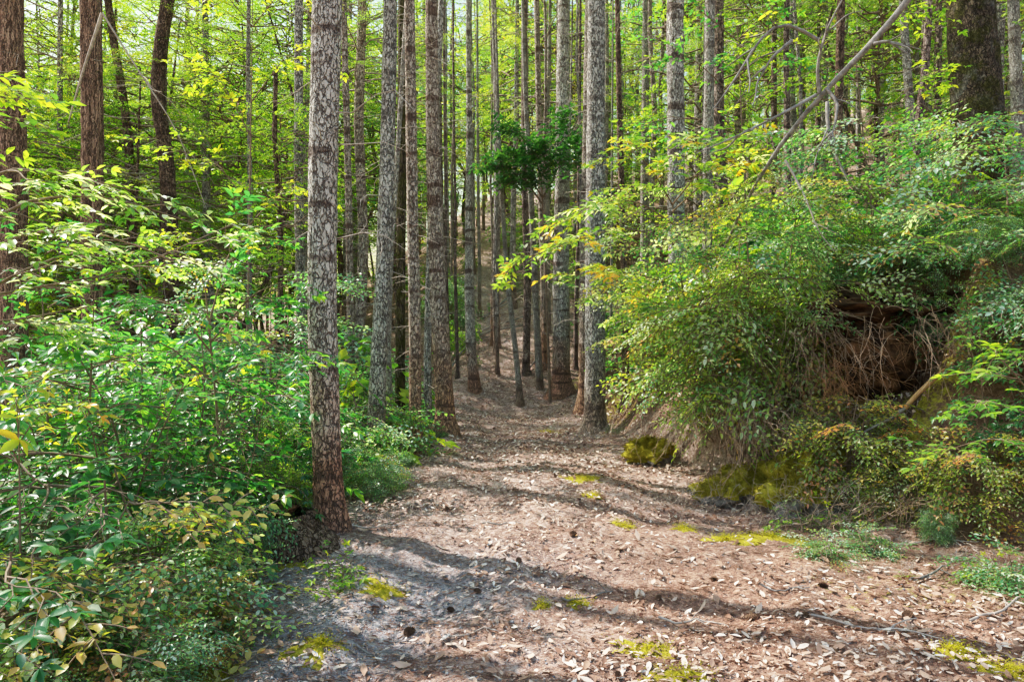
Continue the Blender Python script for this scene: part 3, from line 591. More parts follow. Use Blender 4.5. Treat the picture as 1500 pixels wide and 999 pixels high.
# background trees
def background():
    g = np.random.default_rng(77); pos = []
    def far_trunk(seed, h, r):
        gg = np.random.default_rng(seed); pts = [np.array([0, 0, -.3])]; lean = gg.normal(0, .012, 2)
        for z in np.arange(1.5, h, 2.5): pts.append(np.array([lean[0] * z * (1 + z * .03) + gg.normal(0, .04), lean[1] * z + gg.normal(0, .04), z]))
        pts = np.array(pts); rad = r * (1 - .75 * np.clip(pts[:, 2], 0, h) / h)
        mats = ['far', 'pale', 'far', 'firred', 'pale', 'fardark', 'far', 'firgray']
        me, P, rr = trunk_mesh(gg, pts, rad, B[mats[seed % 8]], 10, .05, .4, .6)
        return me, dead_twigs(gg, P, rr, 1.0, h * .75, 46, (.3, 1.5), .008)
    FT = [far_trunk(300 + i, 17 + (i % 4) * 1.5, .08 + .018 * (i % 6)) for i in range(16)]
    ok = 0; tries = 0
    while ok < 240 and tries < 9000:
        tries += 1
        d = 15.5 + 44 * g.random() ** 1.25; px = g.uniform(-260, 1760); x = X(px, d)
        if d < 20 and 560 < px < 930: continue
        if px < 470 and g.random() < .3: continue
        if px < 930 and d < 24 and x > -6 and g.random() < .5: continue
        if d < 30 and 655 < px < 770 and g.random() < .6: continue
        if any((x - a) ** 2 + (d - b) ** 2 < (1.0 if px < 900 else .8) for a, b in pos): continue
        pos.append((x, d)); ok += 1
        z = float(H(x, d)); me, tw = FT[g.integers(0, 16)]; s = g.uniform(.75, 1.2)
        where = 'left slope' if px < 560 else 'hillside at the end of the trail' if px < 930 else 'slope above the right bank'
        t = thing('forest_tree', 'straight tall conifer with dead side twigs on the ' + where, 'tree', (x, d, z), g.uniform(0, 6.28), 'forest trees on the ' + where, s)
        put('trunk', me, t)
        if tw: put('dead_twig_sprays', tw, t)
        def hang(c, zc, k):
            rz = g.uniform(0, 6.28); put('crown', c[0], t, (0, 0, zc), rz, k); put('branch_sprays', c[1], t, (0, 0, zc), rz, k)
        if g.random() < (.5 if px < 560 else .4): hang(FIRC[g.integers(0, 5)], g.uniform(2.5, 8.5) if d > 22 else g.uniform(6.5, 9), g.uniform(.75, 1.1))
        if d > 19 and g.random() < .72 and not (px > 640 and px < 900 and d < 28): hang(UND[[0, 1, 2, 3, 5][g.integers(0, 5)]], g.uniform(2.5, 9.5), g.uniform(.9, 1.45))
    for i in range(26):
        d = g.uniform(17.5, 33); px = g.uniform(655, 905); x = X(px, d); z = float(H(x, d)); me, tw = FT[[0, 1, 6, 7, 12][i % 5]]; s = g.uniform(.45, .8)
        t = thing('pole_tree', 'slender bare pole tree on the litter covered slope at the trail end', 'tree', (x, d, z), g.uniform(0, 6.28), 'slender pole trees on the slope at the trail end'); t.scale = (s, s, s * 1.5); put('trunk', me, t)
    # understory broadleaf trees
    stem = []
    for i in range(5):
        gg = np.random.default_rng(400 + i); pts = [np.array([gg.normal(0, .12) * z, gg.normal(0, .12) * z, z * 1.0]) for z in (0, 1, 2, 3)] ; pts[0] = np.array([0, 0, -.2]); pts += [pts[-1] + [gg.normal(0, .3), gg.normal(0, .3), 2.4], pts[-1] + [gg.normal(0, .4), gg.normal(0, .4), 4.6]]
        stem.append(trunk_mesh(gg, pts, [.06, .055, .05, .045, .03, .012], B['tan'], 8, .08, .4, .35)[0])
    for i, (px, d, zc, k) in enumerate([(30, 16, 3.5, 1.2), (110, 18, 4.5, 1.4), (200, 16.5, 3.5, 1.2), (290, 20, 4.5, 1.5), (350, 17, 4.5, 1.1), (420, 22, 4.5, 1.4), (500, 26, 4.5, 1.5), (-40, 19, 4.5, 1.4), (160, 24, 6, 1.6), (250, 27, 7, 1.7), (60, 26, 7, 1.7), (540, 32, 5, 1.6), (380, 30, 7, 1.6)]):
        x = X(px, d); z = float(H(x, d)); t = thing('tall_broadleaf_tree', 'tall leafy broadleaf tree between the conifers on the left slope', 'tree', (x, d, z), g.uniform(0, 6.28), 'tall broadleaf trees on the left slope'); put('trunk', stem[i % 5], t, (0, 0, 0), 0, 1.5)
        for q in range(2):
            c = UND[[0, 2, 3, 1][(i + q) % 4]]; put('crown', c[0], t, (0, 0, zc - 1 + q * 3.2), i, k * (1 - .2 * q)); put('branch_sprays', c[1], t, (0, 0, zc - 1 + q * 3.2), i, k * (1 - .2 * q))
    for i in range(16):
        d = g.uniform(23, 40); px = g.uniform(630, 930); x = X(px, d); z = float(H(x, d)); c = UND[[0, 2, 3, 1][i % 4]]; k = g.uniform(.4, .85)
        t = thing('understory_tree', 'small bright leafy tree on the slope at the trail end', 'tree', (x, d, z), g.uniform(0, 6.28), 'small leafy trees on the slope at the trail end', k); put('trunk', stem[i % 5], t); put('crown', c[0], t, (0, 0, .5)); put('branch_sprays', c[1], t, (0, 0, .5))
    ok = 0; pos2 = []; tries = 0
    while ok < 190 and tries < 9000:
        tries += 1
        d = 11.5 + 46 * g.random() ** .9; px = g.uniform(-260, 1760); x = X(px, d)
        if d < 30 and 590 < px < 800: continue
        if px < 930 and d < 25 and x > -7.5: continue
        if px > 900 and d < 26 and g.random() < .35: continue
        if d < 17 and 900 < px < 1180: continue
        if px > 900 and g.random() < .5: continue
        if any((x - a) ** 2 + (d - b) ** 2 < 3.2 for a, b in pos2): continue
        pos2.append((x, d)); ok += 1; z = float(H(x, d)); k = int(g.integers(0, 6)); s = g.uniform(.75, 1.35)
        if d > 24 and g.random() < (.5 if px < 560 else .3): s = g.uniform(1.5, 2.1)
        if px < 560 and g.random() < .5: k = [0, 2, 4][g.integers(0, 3)]
        where = 'left slope' if px < 560 else 'hillside at the end of the trail' if px < 930 else 'slope above the right bank'
        t = thing('understory_tree', 'leafy young broadleaf tree on the ' + where, 'tree', (x, d, z), g.uniform(0, 6.28), 'young broadleaf trees on the ' + where, s)
        put('trunk', stem[k % 5], t); zc = g.uniform(.8, 1.8) * (1.0 if s < 1.4 else 1.2); put('crown', UND[k][0], t, (0, 0, zc)); put('branch_sprays', UND[k][1], t, (0, 0, zc))
background()

def distant():
    g = np.random.default_rng(8); lm = MB(); n = 9000
    y = g.uniform(60, 85, n); x = g.uniform(-1.0, 1.0, n) * y * .95; cl = fbm(x * .12, y * .12, 0, 4, 2)
    z = H(x, y, False) + g.uniform(0, 1, n) ** 1.1 * (24 + 8 * cl)
    k = fbm(x * .25, y * .25, z * .25, 66, 2) > -.15; x, y, z = x[k], y[k], z[k]; n = len(x)
    az = g.uniform(0, 6.28, n); d = np.stack([np.cos(az), np.sin(az), g.uniform(-.3, .2, n)], 1)
    r = place(FIR, frames(g, d, .4), g.uniform(1.6, 2.8, n), np.stack([x, y, z], 1), g, np.clip(.5 + g.normal(0, .2, n), 0, 1))
    leaf_geo(lm, r['P'], r['D'], r['N'], r['L'], r['W'], r['a'], False)
    tag(put('far_woods', lm.mesh('far_woods', G['fir'])), 'far off conifer woods closing the view behind the trunks', 'woods', kind='stuff')
distant()

# ------------------------------------------------------------------ shrubs
def shrub_mesh(seed, h, rad, nst, nsub, nspr, tms, scale, leafmat, hi=True, lean=.5, tint=(.42, .18), stem_r=.009, stemmat=TWIG, tilt=.3, tmin=.3, droop=-.05):
    g = np.random.default_rng(seed); lm, sm = MB(), MB()
    az = g.uniform(0, 6.28, nst); b = np.stack([np.cos(az), np.sin(az), 0 * az], 1) * g.uniform(0, .22 * rad, nst)[:, None]; b[:, 2] = -.1
    ln = g.uniform(.1, 1.1, nst) * lean * rad / h * 1.4
    d = nrm(np.stack([np.cos(az) * ln, np.sin(az) * ln, np.ones(nst)], 1)); L = h * g.uniform(.6, 1.08, nst)
    P = curve(g, b, d, L, 8, .07, (0, 0, 0)); tube(sm, P, np.linspace(1, .25, 8)[None] * stem_r * g.uniform(.7, 1.3, (nst, 1)), 5)
    j = np.repeat(np.arange(nst), nsub); t = g.uniform(tmin, 1, len(j)); bb, _ = at_t(P, j, t)
    a2 = g.uniform(0, 6.28, len(j)); out = nrm(bb * [1, 1, 0]) ; d2 = nrm(np.stack([np.cos(a2), np.sin(a2), g.uniform(-.15, .5, len(j))], 1) + out * .8)
    P2 = curve(g, bb, d2, rad * g.uniform(.25, .62, len(j)) * (1.15 - .5 * t), 6, .09, (0, 0, -.16)); tube(sm, P2, np.linspace(1, .35, 6)[None] * stem_r * .45 * np.ones((len(j), 1)), 4)
    sprays_on(g, P2, nspr, tms, scale, tilt, 1.1, .15, droop, True, lm, sm, hi, tint)
    return lm.mesh('foliage', leafmat), sm.mesh('stems', stemmat)
SH = dict(
    tan1=shrub_mesh(1, 2.2, 1.1, 7, 7, 3, TAN, 1.05, G['tanoak'], tint=(.42, .2)), tan2=shrub_mesh(2, 2.0, 1.2, 6, 7, 3, TAN, 1.1, G['tanoak'], tint=(.5, .2)), tan3=shrub_mesh(3, 1.6, 1.0, 7, 8, 4, TAN_S, 1.05, G['tanoak'], tint=(.35, .15)),
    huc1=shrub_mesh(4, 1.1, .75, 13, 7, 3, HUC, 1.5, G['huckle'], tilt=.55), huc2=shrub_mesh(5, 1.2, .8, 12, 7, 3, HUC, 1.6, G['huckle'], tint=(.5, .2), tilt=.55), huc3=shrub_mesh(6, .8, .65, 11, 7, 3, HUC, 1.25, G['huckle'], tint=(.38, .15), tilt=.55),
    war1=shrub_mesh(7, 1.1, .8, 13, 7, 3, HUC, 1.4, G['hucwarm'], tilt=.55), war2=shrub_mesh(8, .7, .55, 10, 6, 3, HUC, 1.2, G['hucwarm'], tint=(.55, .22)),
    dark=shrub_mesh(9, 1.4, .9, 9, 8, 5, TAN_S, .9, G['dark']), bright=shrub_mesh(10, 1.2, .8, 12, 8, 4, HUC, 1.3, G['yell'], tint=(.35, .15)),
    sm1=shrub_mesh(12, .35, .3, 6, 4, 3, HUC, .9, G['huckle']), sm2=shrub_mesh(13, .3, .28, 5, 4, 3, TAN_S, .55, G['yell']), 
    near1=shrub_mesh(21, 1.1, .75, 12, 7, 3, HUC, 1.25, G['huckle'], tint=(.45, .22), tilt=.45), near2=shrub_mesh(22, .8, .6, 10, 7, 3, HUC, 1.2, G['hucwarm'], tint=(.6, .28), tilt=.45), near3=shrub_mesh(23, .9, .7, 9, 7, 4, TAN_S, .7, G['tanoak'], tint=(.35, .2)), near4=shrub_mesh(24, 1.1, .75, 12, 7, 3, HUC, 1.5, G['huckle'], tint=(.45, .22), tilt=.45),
    far1=shrub_mesh(14, 1.5, 1.1, 9, 7, 4, FARB, .75, G['tanoak'], hi=False), far2=shrub_mesh(15, 1.2, 1.0, 9, 7, 4, FARB, .7, G['yell'], hi=False), far3=shrub_mesh(16, 1.3, 1.0, 9, 7, 4, HUC, 1.8, G['huckle'], hi=False),
)
def shrub(kind, px, d, top, label, name='shrub', group=None, dx=0, base=None, wide=1.0):
    """top: picture row its crown should reach"""
    x = X(px, d) + dx; z = float(H(x, d)) if base is None else base
    me = SH[kind]; hh = max(v.co[2] for v in [me[0].vertices[i] for i in range(0, len(me[0].vertices), 7)])
    want = CAMH - (top - CY) / F * d - z; s = float(np.clip(want / hh, .25, 2.6))
    t = thing(name, label, 'shrub', (x, d, z), rng.uniform(0, 6.28), group); t.scale = (s * wide, s * wide, s)
    put('foliage', me[0], t); put('stems', me[1], t); return t
# left of the trail
L_ = shrub
L_('tan1', 60, 6.6, 455, 'tall broadleaf shrub with glossy leaves in front of the broad redwood trunk')
L_('tan2', 175, 5.6, 500, 'glossy broadleaf shrub crowding under the pale sheened sapling sprays', wide=.75)
L_('tan3', 250, 6.2, 470, 'dense green broadleaf shrub between second redwood and kinked old trunk')
L_('tan1', 345, 7.0, 440, 'high leafy shrub left of the grey banded trunk')
L_('dark', 270, 5.3, 560, 'dark leaved shrub in shade left of the bright green one', wide=.6)
L_('bright', 392, 5.7, 600, 'bright green fine leaved shrub at the foot of the big plated fir', wide=.5)
L_('tan3', 375, 6.9, 500, 'broadleaf shrub reaching toward the big plated fir trunk', wide=.75)
L_('tan2', -40, 4.3, 520, 'broadleaf shrub at the left border with shiny leaf tops')
L_('tan3', 60, 4.6, 560, 'leafy shrub above the low huckleberry growth at far left')
L_('near3', 170, 4.5, 610, 'shaded broadleaf shrub behind the low sunlit huckleberry bush')
L_('huc3', 320, 5.0, 700, 'low shaded huckleberry bush beside the old stump hollow', wide=.55)
L_('dark', 385, 6.1, 640, 'dark shrub behind the bright green one', wide=.7)
L_('near1', 215, 4.0, 745, 'huckleberry bush with pinkish new tips beside the gravelly trail edge', wide=.7)
L_('near1', 130, 3.55, 740, 'sunlit huckleberry bush with pale shiny leaflets low at left')
L_('near2', 50, 3.15, 800, 'low huckleberry bush with orange tinged leaflets at the lower left corner')
L_('near2', 275, 3.7, 830, 'small spreading green bush at the trail edge lower left', wide=.8)
L_('near3', -30, 3.4, 700, 'huckleberry bush cut by the left border')
L_('near2', 30, 3.7, 680, 'bush with orange and yellow new leaves at far left')
L_('near1', 200, 3.25, 905, 'lowest green huckleberry sprig clump at the bottom left')
L_('near1', 120, 2.95, 900, 'huckleberry clump touching the bottom border')
L_('huc2', 545, 7.3, 655, 'dark green low bush below the slender dark grey fir')
L_('huc3', 590, 8.6, 690, 'small dry edged bush left of the trail below the brown ringed trunk')
L_('huc1', 470, 8.6, 620, 'leafy bush behind the big plated fir foot')
L_('huc1', 460, 9.0, 560, 'mid height bush on the slope left of the big fir')
for i, (px, d, top) in enumerate([(30, 9.5, 470), (130, 9.0, 490), (230, 9.6, 480), (330, 9.2, 470), (430, 10, 490), (520, 11, 560), (80, 13, 440), (300, 13, 450), (400, 14, 470), (180, 15, 430), (540, 14, 560), (480, 12.5, 520), (350, 11, 510), (-60, 8, 440), (620, 15, 590), (560, 17, 560)]):
    L_(['far1', 'far2', 'far3'][i % 3], px, d, top, 'green shrub growing on the falling slope behind the first left shrubs', group='shrubs on the falling left slope')
# right bank
L_('huc2', 965, 10.8, 520, 'pale sheened huckleberry bush just right of the furrowed trunk at the trail edge', wide=0.55)
L_('war1', 1060, 8.6, 400, 'yellowish small leaved bush high on the bank right of the slim pale trunk', wide=0.7)
L_('war1', 1110, 7.9, 385, 'warm toned huckleberry bush above the dry brush', wide=0.6)
L_('near4', 1170, 8.3, 330, 'tall huckleberry bush below the arching bare branch', wide=0.7)
L_('huc2', 1225, 7.9, 340, 'sheened huckleberry bush over the left lip of the dark hollow', wide=0.6)
L_('huc2', 1370, 7.15, 400, 'sheened bush draped over the right of the hollow lip', wide=.5)
L_('near4', 1310, 7.8, 320, 'huckleberry bush directly above the dark hollow')
L_('huc2', 1385, 7.3, 310, 'dense huckleberry bush between hollow and massive mossy trunk', wide=0.7)
L_('huc1', 1455, 6.5, 310, 'huckleberry bush under the massive mossy trunk', wide=0.75)
L_('war1', 1420, 7.2, 330, 'warm tinted bush behind the sheened one under the mossy trunk')
L_('tan3', 1350, 8.2, 270, 'broadleaf shrub left of the massive mossy trunk')
L_('tan3', 1230, 8.8, 280, 'broadleaf shrub behind the bank bushes under the arching branch')
L_('near4', 1540, 5.9, 320, 'sheened bush at the right border under the mossy trunk', wide=.7)
L_('huc3', 1460, 6.3, 430, 'small leaved bush hanging right of the hollow', wide=.7)
L_('dark', 1490, 5.8, 500, 'dark shaded shrub on the bank at the right border', wide=.7)
L_('war2', 1320, 6.25, 660, 'sparse yellow green shrub below the split stick', wide=.6)
L_('war2', 1430, 5.9, 620, 'thin green shrub right of the split stick', wide=.7)
L_('war2', 1250, 6.75, 575, 'small warm bush at the lower lip of the hollow', wide=.7)
L_('tan3', 1345, 7.0, 400, 'leafy shrub at the upper right lip of the hollow', wide=.45)
L_('sm1', 1225, 5.05, 780, 'low sheened sprig clump on the ground at right')
L_('sm1', 1275, 5.3, 770, 'second low green clump right of the sheened sprigs')
L_('huc3', 1375, 5.6, 740, 'low dusty bush at the bank foot below the yellow green shrub', wide=.5)
L_('sm1', 1480, 4.6, 790, 'small leafy clump at the right border above the corner')
L_('sm2', 1330, 4.7, 850, 'bright green seedling clump on shaded leaf litter')
L_('sm2', 1455, 4.75, 800, 'pale green seedling clump near the right border')
L_('sm2', 1195, 6.1, 720, 'bright seedling at the end of the mossy rock')
L_('sm2', 482, 4.75, 790, 'bright sprig at the left trail edge near the plated fir')
L_('sm2', 400, 4.0, 920, 'yellow green sprig on the gravelly left trail edge')
L_('sm1', 640, 11.3, 625, 'small clump at the foot of the thick red based fir')
L_('sm1', 893, 11.3, 622, 'small clump at the foot of the furrowed right edge trunk')
L_('sm2', 560, 6.9, 740, 'small sprig by the trail under the low bush')
for i, (px, d, top) in enumerate([(1010, 12, 420), (1090, 11.5, 350), (1150, 10.5, 310), (1230, 10.5, 300), (1300, 11, 290), (1380, 10.5, 290), (1460, 11.5, 280), (1530, 9.5, 300), (940, 13.5, 440), (1060, 15, 330), (1200, 14, 270), (1340, 14.5, 230), (900, 18, 480), (960, 17, 420), (1100, 18, 280), (1480, 15, 210), (1250, 18, 220), (880, 21, 430)]):
    L_(['far3', 'far2', 'far1'][i % 3], px, d, top, 'green shrub on the slope behind the bank bushes', group='shrubs on the slope behind the bank')
for i, (px, d, top) in enumerate([(668, 20, 470), (655, 22, 400), (700, 19, 540), (745, 27, 400), (830, 22, 470), (770, 30, 330), (690, 30, 370), (850, 26, 390), (720, 24, 500), (640, 26, 380), (810, 34, 300), (735, 36, 300)]):
    L_(['far2', 'far3', 'far1'][i % 3], px, d, top, 'green shrub scattered on the debris covered hillside', group='shrubs on the debris covered hillside', wide=.6)

# ------------------------------------------------------------------ plants drawn branch by branch
def poly(pts, K=9):
    pts = np.array(pts, float); s = np.concatenate([[0], np.cumsum(np.linalg.norm(np.diff(pts, axis=0), axis=1))]); t = np.linspace(0, s[-1], K)
    P = np.stack([np.interp(t, s, pts[:, i]) for i in range(3)], 1)
    Q = P.copy(); Q[1:-1] = (P[:-2] + 2 * P[1:-1] + P[2:]) / 4; return Q
def branch_plant(name, label, cat, branches, tms, scale, leafmat, nspr=8, rad=.012, seed=1, stemmat=TWIG, sub=3, sublen=.45, tilt=.25, hi=True, tint=(.5, .2), tmin=.15, group=None):
    """branches: lists of (px,py,d); the first point of the first branch is the foot of the plant"""
    g = np.random.default_rng(seed); lm, sm = MB(), MB()
    WB = [poly([WP(*p) for p in b], 10) for b in branches]; loc = WB[0][0].copy(); zz = float(H(loc[0], loc[1]))
    if abs(zz - loc[2]) < 1.0: WB[0][0][2] = zz - .05; loc[2] = zz
    P = np.stack(WB) - loc
    rr = np.array([rad if i == 0 else rad * .55 for i in range(len(P))])[:, None] * np.linspace(1, .3, 10)[None]; tube(sm, P, rr, 6)
    j = np.repeat(np.arange(1 if len(P) > 1 and rad > .011 else 0, len(P)), sub); allP = [P[1:] if len(P) > 1 else P]
    if sub:
        b, d = at_t(P, j, g.uniform(.25, .95, len(j))); a = np.where(np.arange(len(j)) % 2, 1, -1) * g.uniform(.5, 1.2, len(j)); c, s_ = np.cos(a), np.sin(a)
        d = nrm(np.stack([d[:, 0] * c - d[:, 1] * s_, d[:, 0] * s_ + d[:, 1] * c, d[:, 2] * .4 + g.normal(0, .12, len(j))], 1))
        P2 = curve(g, b, d, sublen * g.uniform(.5, 1.1, len(j)), 10, .07, (0, 0, -.1)); tube(sm, P2, np.full((len(j), 1), rad * .3) * np.linspace(1, .4, 10)[None], 4); allP.append(P2)
    t = thing(name, label, cat, loc, 0, group)
    if tms is not None:
        sprays_on(g, np.concatenate(allP), nspr, tms, scale, tilt, .9, tmin, -.05, True, lm, sm, hi, tint)
        put('foliage', lm.mesh('foliage', leafmat), t)
    put('branch_sprays', sm.mesh('branches', stemmat), t); return t
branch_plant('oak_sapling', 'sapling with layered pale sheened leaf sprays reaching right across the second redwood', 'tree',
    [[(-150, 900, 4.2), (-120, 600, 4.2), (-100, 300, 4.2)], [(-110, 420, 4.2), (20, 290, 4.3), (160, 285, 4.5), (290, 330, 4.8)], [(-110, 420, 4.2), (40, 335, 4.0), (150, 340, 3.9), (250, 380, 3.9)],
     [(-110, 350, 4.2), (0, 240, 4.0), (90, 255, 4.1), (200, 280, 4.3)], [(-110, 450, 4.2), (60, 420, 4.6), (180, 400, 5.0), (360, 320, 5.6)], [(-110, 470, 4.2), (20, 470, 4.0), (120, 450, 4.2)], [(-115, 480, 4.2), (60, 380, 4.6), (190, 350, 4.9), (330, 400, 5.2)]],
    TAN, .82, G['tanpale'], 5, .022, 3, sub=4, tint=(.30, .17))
branch_plant('oak_sapling', 'yellow green lit sapling spray entering at the upper left border', 'tree',
    [[(-230, 900, 3.6), (-220, 500, 3.6), (-190, 60, 3.6)], [(-200, 220, 3.6), (-90, 120, 3.5), (0, 130, 3.5), (45, 145, 3.5)], [(-200, 260, 3.6), (-80, 190, 3.5), (10, 170, 3.5)], [(-200, 200, 3.6), (-60, 110, 3.8), (30, 105, 3.9)]],
    TAN, .75, G['yell'], 4, .02, 4, sub=2, sublen=.25, tint=(.6, .15))
branch_plant('oak_sapling', 'sapling of large glossy leaves spreading low in front of the kinked trunk', 'tree',
    [[(330, 820, 5.4), (318, 600, 5.4), (300, 420, 5.4)], [(312, 520, 5.4), (250, 440, 5.2), (190, 430, 5.0)], [(310, 500, 5.4), (370, 430, 5.3), (420, 410, 5.2)], [(312, 560, 5.4), (400, 500, 5.1), (500, 520, 5.0), (525, 560, 5.0)], [(305, 480, 5.4), (330, 380, 5.4), (350, 350, 5.4)],
     [(312, 560, 5.4), (240, 500, 5.2), (150, 500, 5.0)]], TAN, .9, G['tanoak'], 5, .016, 5, sub=3, tint=(.38, .16))
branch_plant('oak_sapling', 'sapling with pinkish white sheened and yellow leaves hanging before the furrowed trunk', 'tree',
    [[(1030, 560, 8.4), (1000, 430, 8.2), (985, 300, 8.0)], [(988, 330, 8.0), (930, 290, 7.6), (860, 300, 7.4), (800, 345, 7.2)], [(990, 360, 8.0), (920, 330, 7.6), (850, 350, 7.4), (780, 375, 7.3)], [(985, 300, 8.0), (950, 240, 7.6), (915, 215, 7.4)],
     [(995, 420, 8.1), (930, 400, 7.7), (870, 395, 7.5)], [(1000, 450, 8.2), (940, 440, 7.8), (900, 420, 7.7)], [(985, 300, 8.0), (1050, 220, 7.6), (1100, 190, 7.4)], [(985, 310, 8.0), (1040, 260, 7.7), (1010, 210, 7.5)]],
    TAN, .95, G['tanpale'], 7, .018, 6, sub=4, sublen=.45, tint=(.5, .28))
branch_plant('madrone_tree', 'dark green leafy clump hanging alone high in the gap at the trail end', 'tree',
    [[(806, 585, 16.5), (800, 420, 16.5), (795, 300, 16.4), (790, 200, 16.3)], [(795, 300, 16.4), (760, 250, 16.2), (735, 235, 16)], [(793, 260, 16.4), (780, 220, 16), (760, 195, 16)], [(793, 260, 16.4), (815, 220, 16.2), (825, 175, 16)], [(793, 260, 16.4), (800, 240, 16.2), (790, 215, 16)], [(795, 290, 16.4), (812, 260, 16.2), (822, 235, 16)], [(795, 290, 16.4), (775, 260, 16.2), (755, 255, 16)]],
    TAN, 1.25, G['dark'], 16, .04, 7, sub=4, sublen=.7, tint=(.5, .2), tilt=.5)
branch_plant('oak_sapling', 'broad pale green leaves on a low sapling at the right border', 'tree',
    [[(1540, 800, 4.9), (1530, 640, 4.9), (1520, 540, 4.9)], [(1530, 620, 4.9), (1470, 590, 4.8), (1420, 590, 4.7)], [(1530, 600, 4.9), (1480, 540, 4.8), (1440, 500, 4.8)], [(1530, 660, 4.9), (1450, 640, 4.7), (1385, 660, 4.6)]], TAN, .72, G['yell'], 4, .014, 8, sub=2, sublen=.2, tint=(.3, .15))
branch_plant('oak_sapling', 'sapling with scattered bright leaves under the upper end of the bare branch', 'tree',
    [[(1290, 430, 8.6), (1270, 250, 8.6), (1250, 60, 8.6)], [(1270, 250, 8.6), (1200, 200, 8.4), (1120, 190, 8.2)], [(1262, 200, 8.6), (1330, 130, 8.4), (1380, 100, 8.3)], [(1255, 120, 8.6), (1180, 70, 8.4), (1110, 40, 8.3)], [(1270, 300, 8.6), (1340, 250, 8.4), (1400, 250, 8.2)], [(1275, 330, 8.6), (1200, 290, 8.3), (1130, 300, 8.1)], [(1250, 60, 8.6), (1300, 30, 8.4), (1350, 10, 8.3)]],
    TAN_S, 1.05, G['yell'], 5, .014, 9, sub=3, sublen=.5, tint=(.45, .2))
branch_plant('oak_sapling', 'thin sapling with dark green leaves between pale slim trunk and arching branch', 'tree',
    [[(1100, 470, 9.2), (1090, 250, 9.2), (1080, 40, 9.2)], [(1088, 250, 9.2), (1030, 180, 9), (980, 170, 8.9)], [(1085, 150, 9.2), (1020, 90, 9), (960, 60, 8.9)], [(1085, 160, 9.2), (1140, 100, 9), (1180, 90, 8.8)], [(1080, 60, 9.2), (1120, 20, 9), (1160, -20, 8.9)], [(1092, 320, 9.2), (1150, 280, 9), (1190, 240, 8.8)], [(1080, 60, 9.2), (1030, 20, 9), (1000, -10, 9)]],
    TAN_S, 1.1, G['tanoak'], 5, .016, 10, sub=3, sublen=.5, tint=(.6, .2))
branch_plant('oak_sapling', 'tall sapling with bright drooping leaves left of the grey banded trunk', 'tree',
    [[(360, 640, 9.5), (365, 350, 9.5), (370, 0, 9.5)], [(365, 300, 9.5), (310, 230, 9.3), (250, 220, 9.2)], [(367, 200, 9.5), (320, 110, 9.3), (270, 90, 9.2)], [(368, 150, 9.5), (420, 80, 9.4), (450, 70, 9.3)], [(365, 330, 9.5), (420, 270, 9.3), (445, 280, 9.2)], [(370, 40, 9.5), (320, -20, 9.3), (280, -30, 9.2)], [(370, 40, 9.5), (410, -10, 9.3), (440, -20, 9.2)], [(365, 400, 9.5), (300, 350, 9.2), (270, 350, 9.1)]],
    TAN_S, 1.15, G['yell'], 6, .018, 12, sub=4, sublen=.6, tint=(.6, .2))
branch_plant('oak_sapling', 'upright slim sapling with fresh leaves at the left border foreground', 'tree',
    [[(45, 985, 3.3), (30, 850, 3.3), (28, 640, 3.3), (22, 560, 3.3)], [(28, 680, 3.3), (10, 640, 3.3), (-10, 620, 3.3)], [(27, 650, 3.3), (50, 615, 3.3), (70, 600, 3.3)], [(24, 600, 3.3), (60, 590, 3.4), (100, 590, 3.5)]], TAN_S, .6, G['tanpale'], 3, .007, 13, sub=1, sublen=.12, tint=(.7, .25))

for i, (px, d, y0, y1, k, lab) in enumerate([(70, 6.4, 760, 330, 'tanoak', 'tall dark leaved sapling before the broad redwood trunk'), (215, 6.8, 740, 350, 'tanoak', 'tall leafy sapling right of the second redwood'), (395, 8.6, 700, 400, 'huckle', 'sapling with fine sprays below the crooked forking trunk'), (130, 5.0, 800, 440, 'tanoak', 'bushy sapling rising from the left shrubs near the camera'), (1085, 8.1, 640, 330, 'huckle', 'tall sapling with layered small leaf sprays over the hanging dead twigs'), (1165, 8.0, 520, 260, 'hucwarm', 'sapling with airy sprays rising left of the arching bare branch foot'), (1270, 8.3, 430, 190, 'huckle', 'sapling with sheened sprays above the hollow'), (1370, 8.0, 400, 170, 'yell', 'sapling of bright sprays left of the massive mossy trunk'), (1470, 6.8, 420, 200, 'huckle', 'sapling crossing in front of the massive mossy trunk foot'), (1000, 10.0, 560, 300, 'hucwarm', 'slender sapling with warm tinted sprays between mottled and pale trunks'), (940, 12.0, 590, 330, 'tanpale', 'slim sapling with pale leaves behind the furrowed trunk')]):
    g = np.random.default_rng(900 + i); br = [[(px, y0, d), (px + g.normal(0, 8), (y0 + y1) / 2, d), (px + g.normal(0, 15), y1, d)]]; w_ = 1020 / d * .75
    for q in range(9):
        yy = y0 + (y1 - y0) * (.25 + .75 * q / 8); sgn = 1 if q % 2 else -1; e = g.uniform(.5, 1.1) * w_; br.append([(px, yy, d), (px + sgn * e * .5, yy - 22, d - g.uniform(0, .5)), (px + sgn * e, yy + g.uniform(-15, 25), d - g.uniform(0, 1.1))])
    big = k in ('yell', 'tanpale', 'tanoak'); branch_plant('oak_sapling' if big else 'huckleberry_sapling', lab, 'tree', br, TAN_S if big else HUC, .95 if big else 1.75, G[k], 3, .014, 60 + i, sub=3, sublen=.45, tint=(.45, .25), tilt=.5)
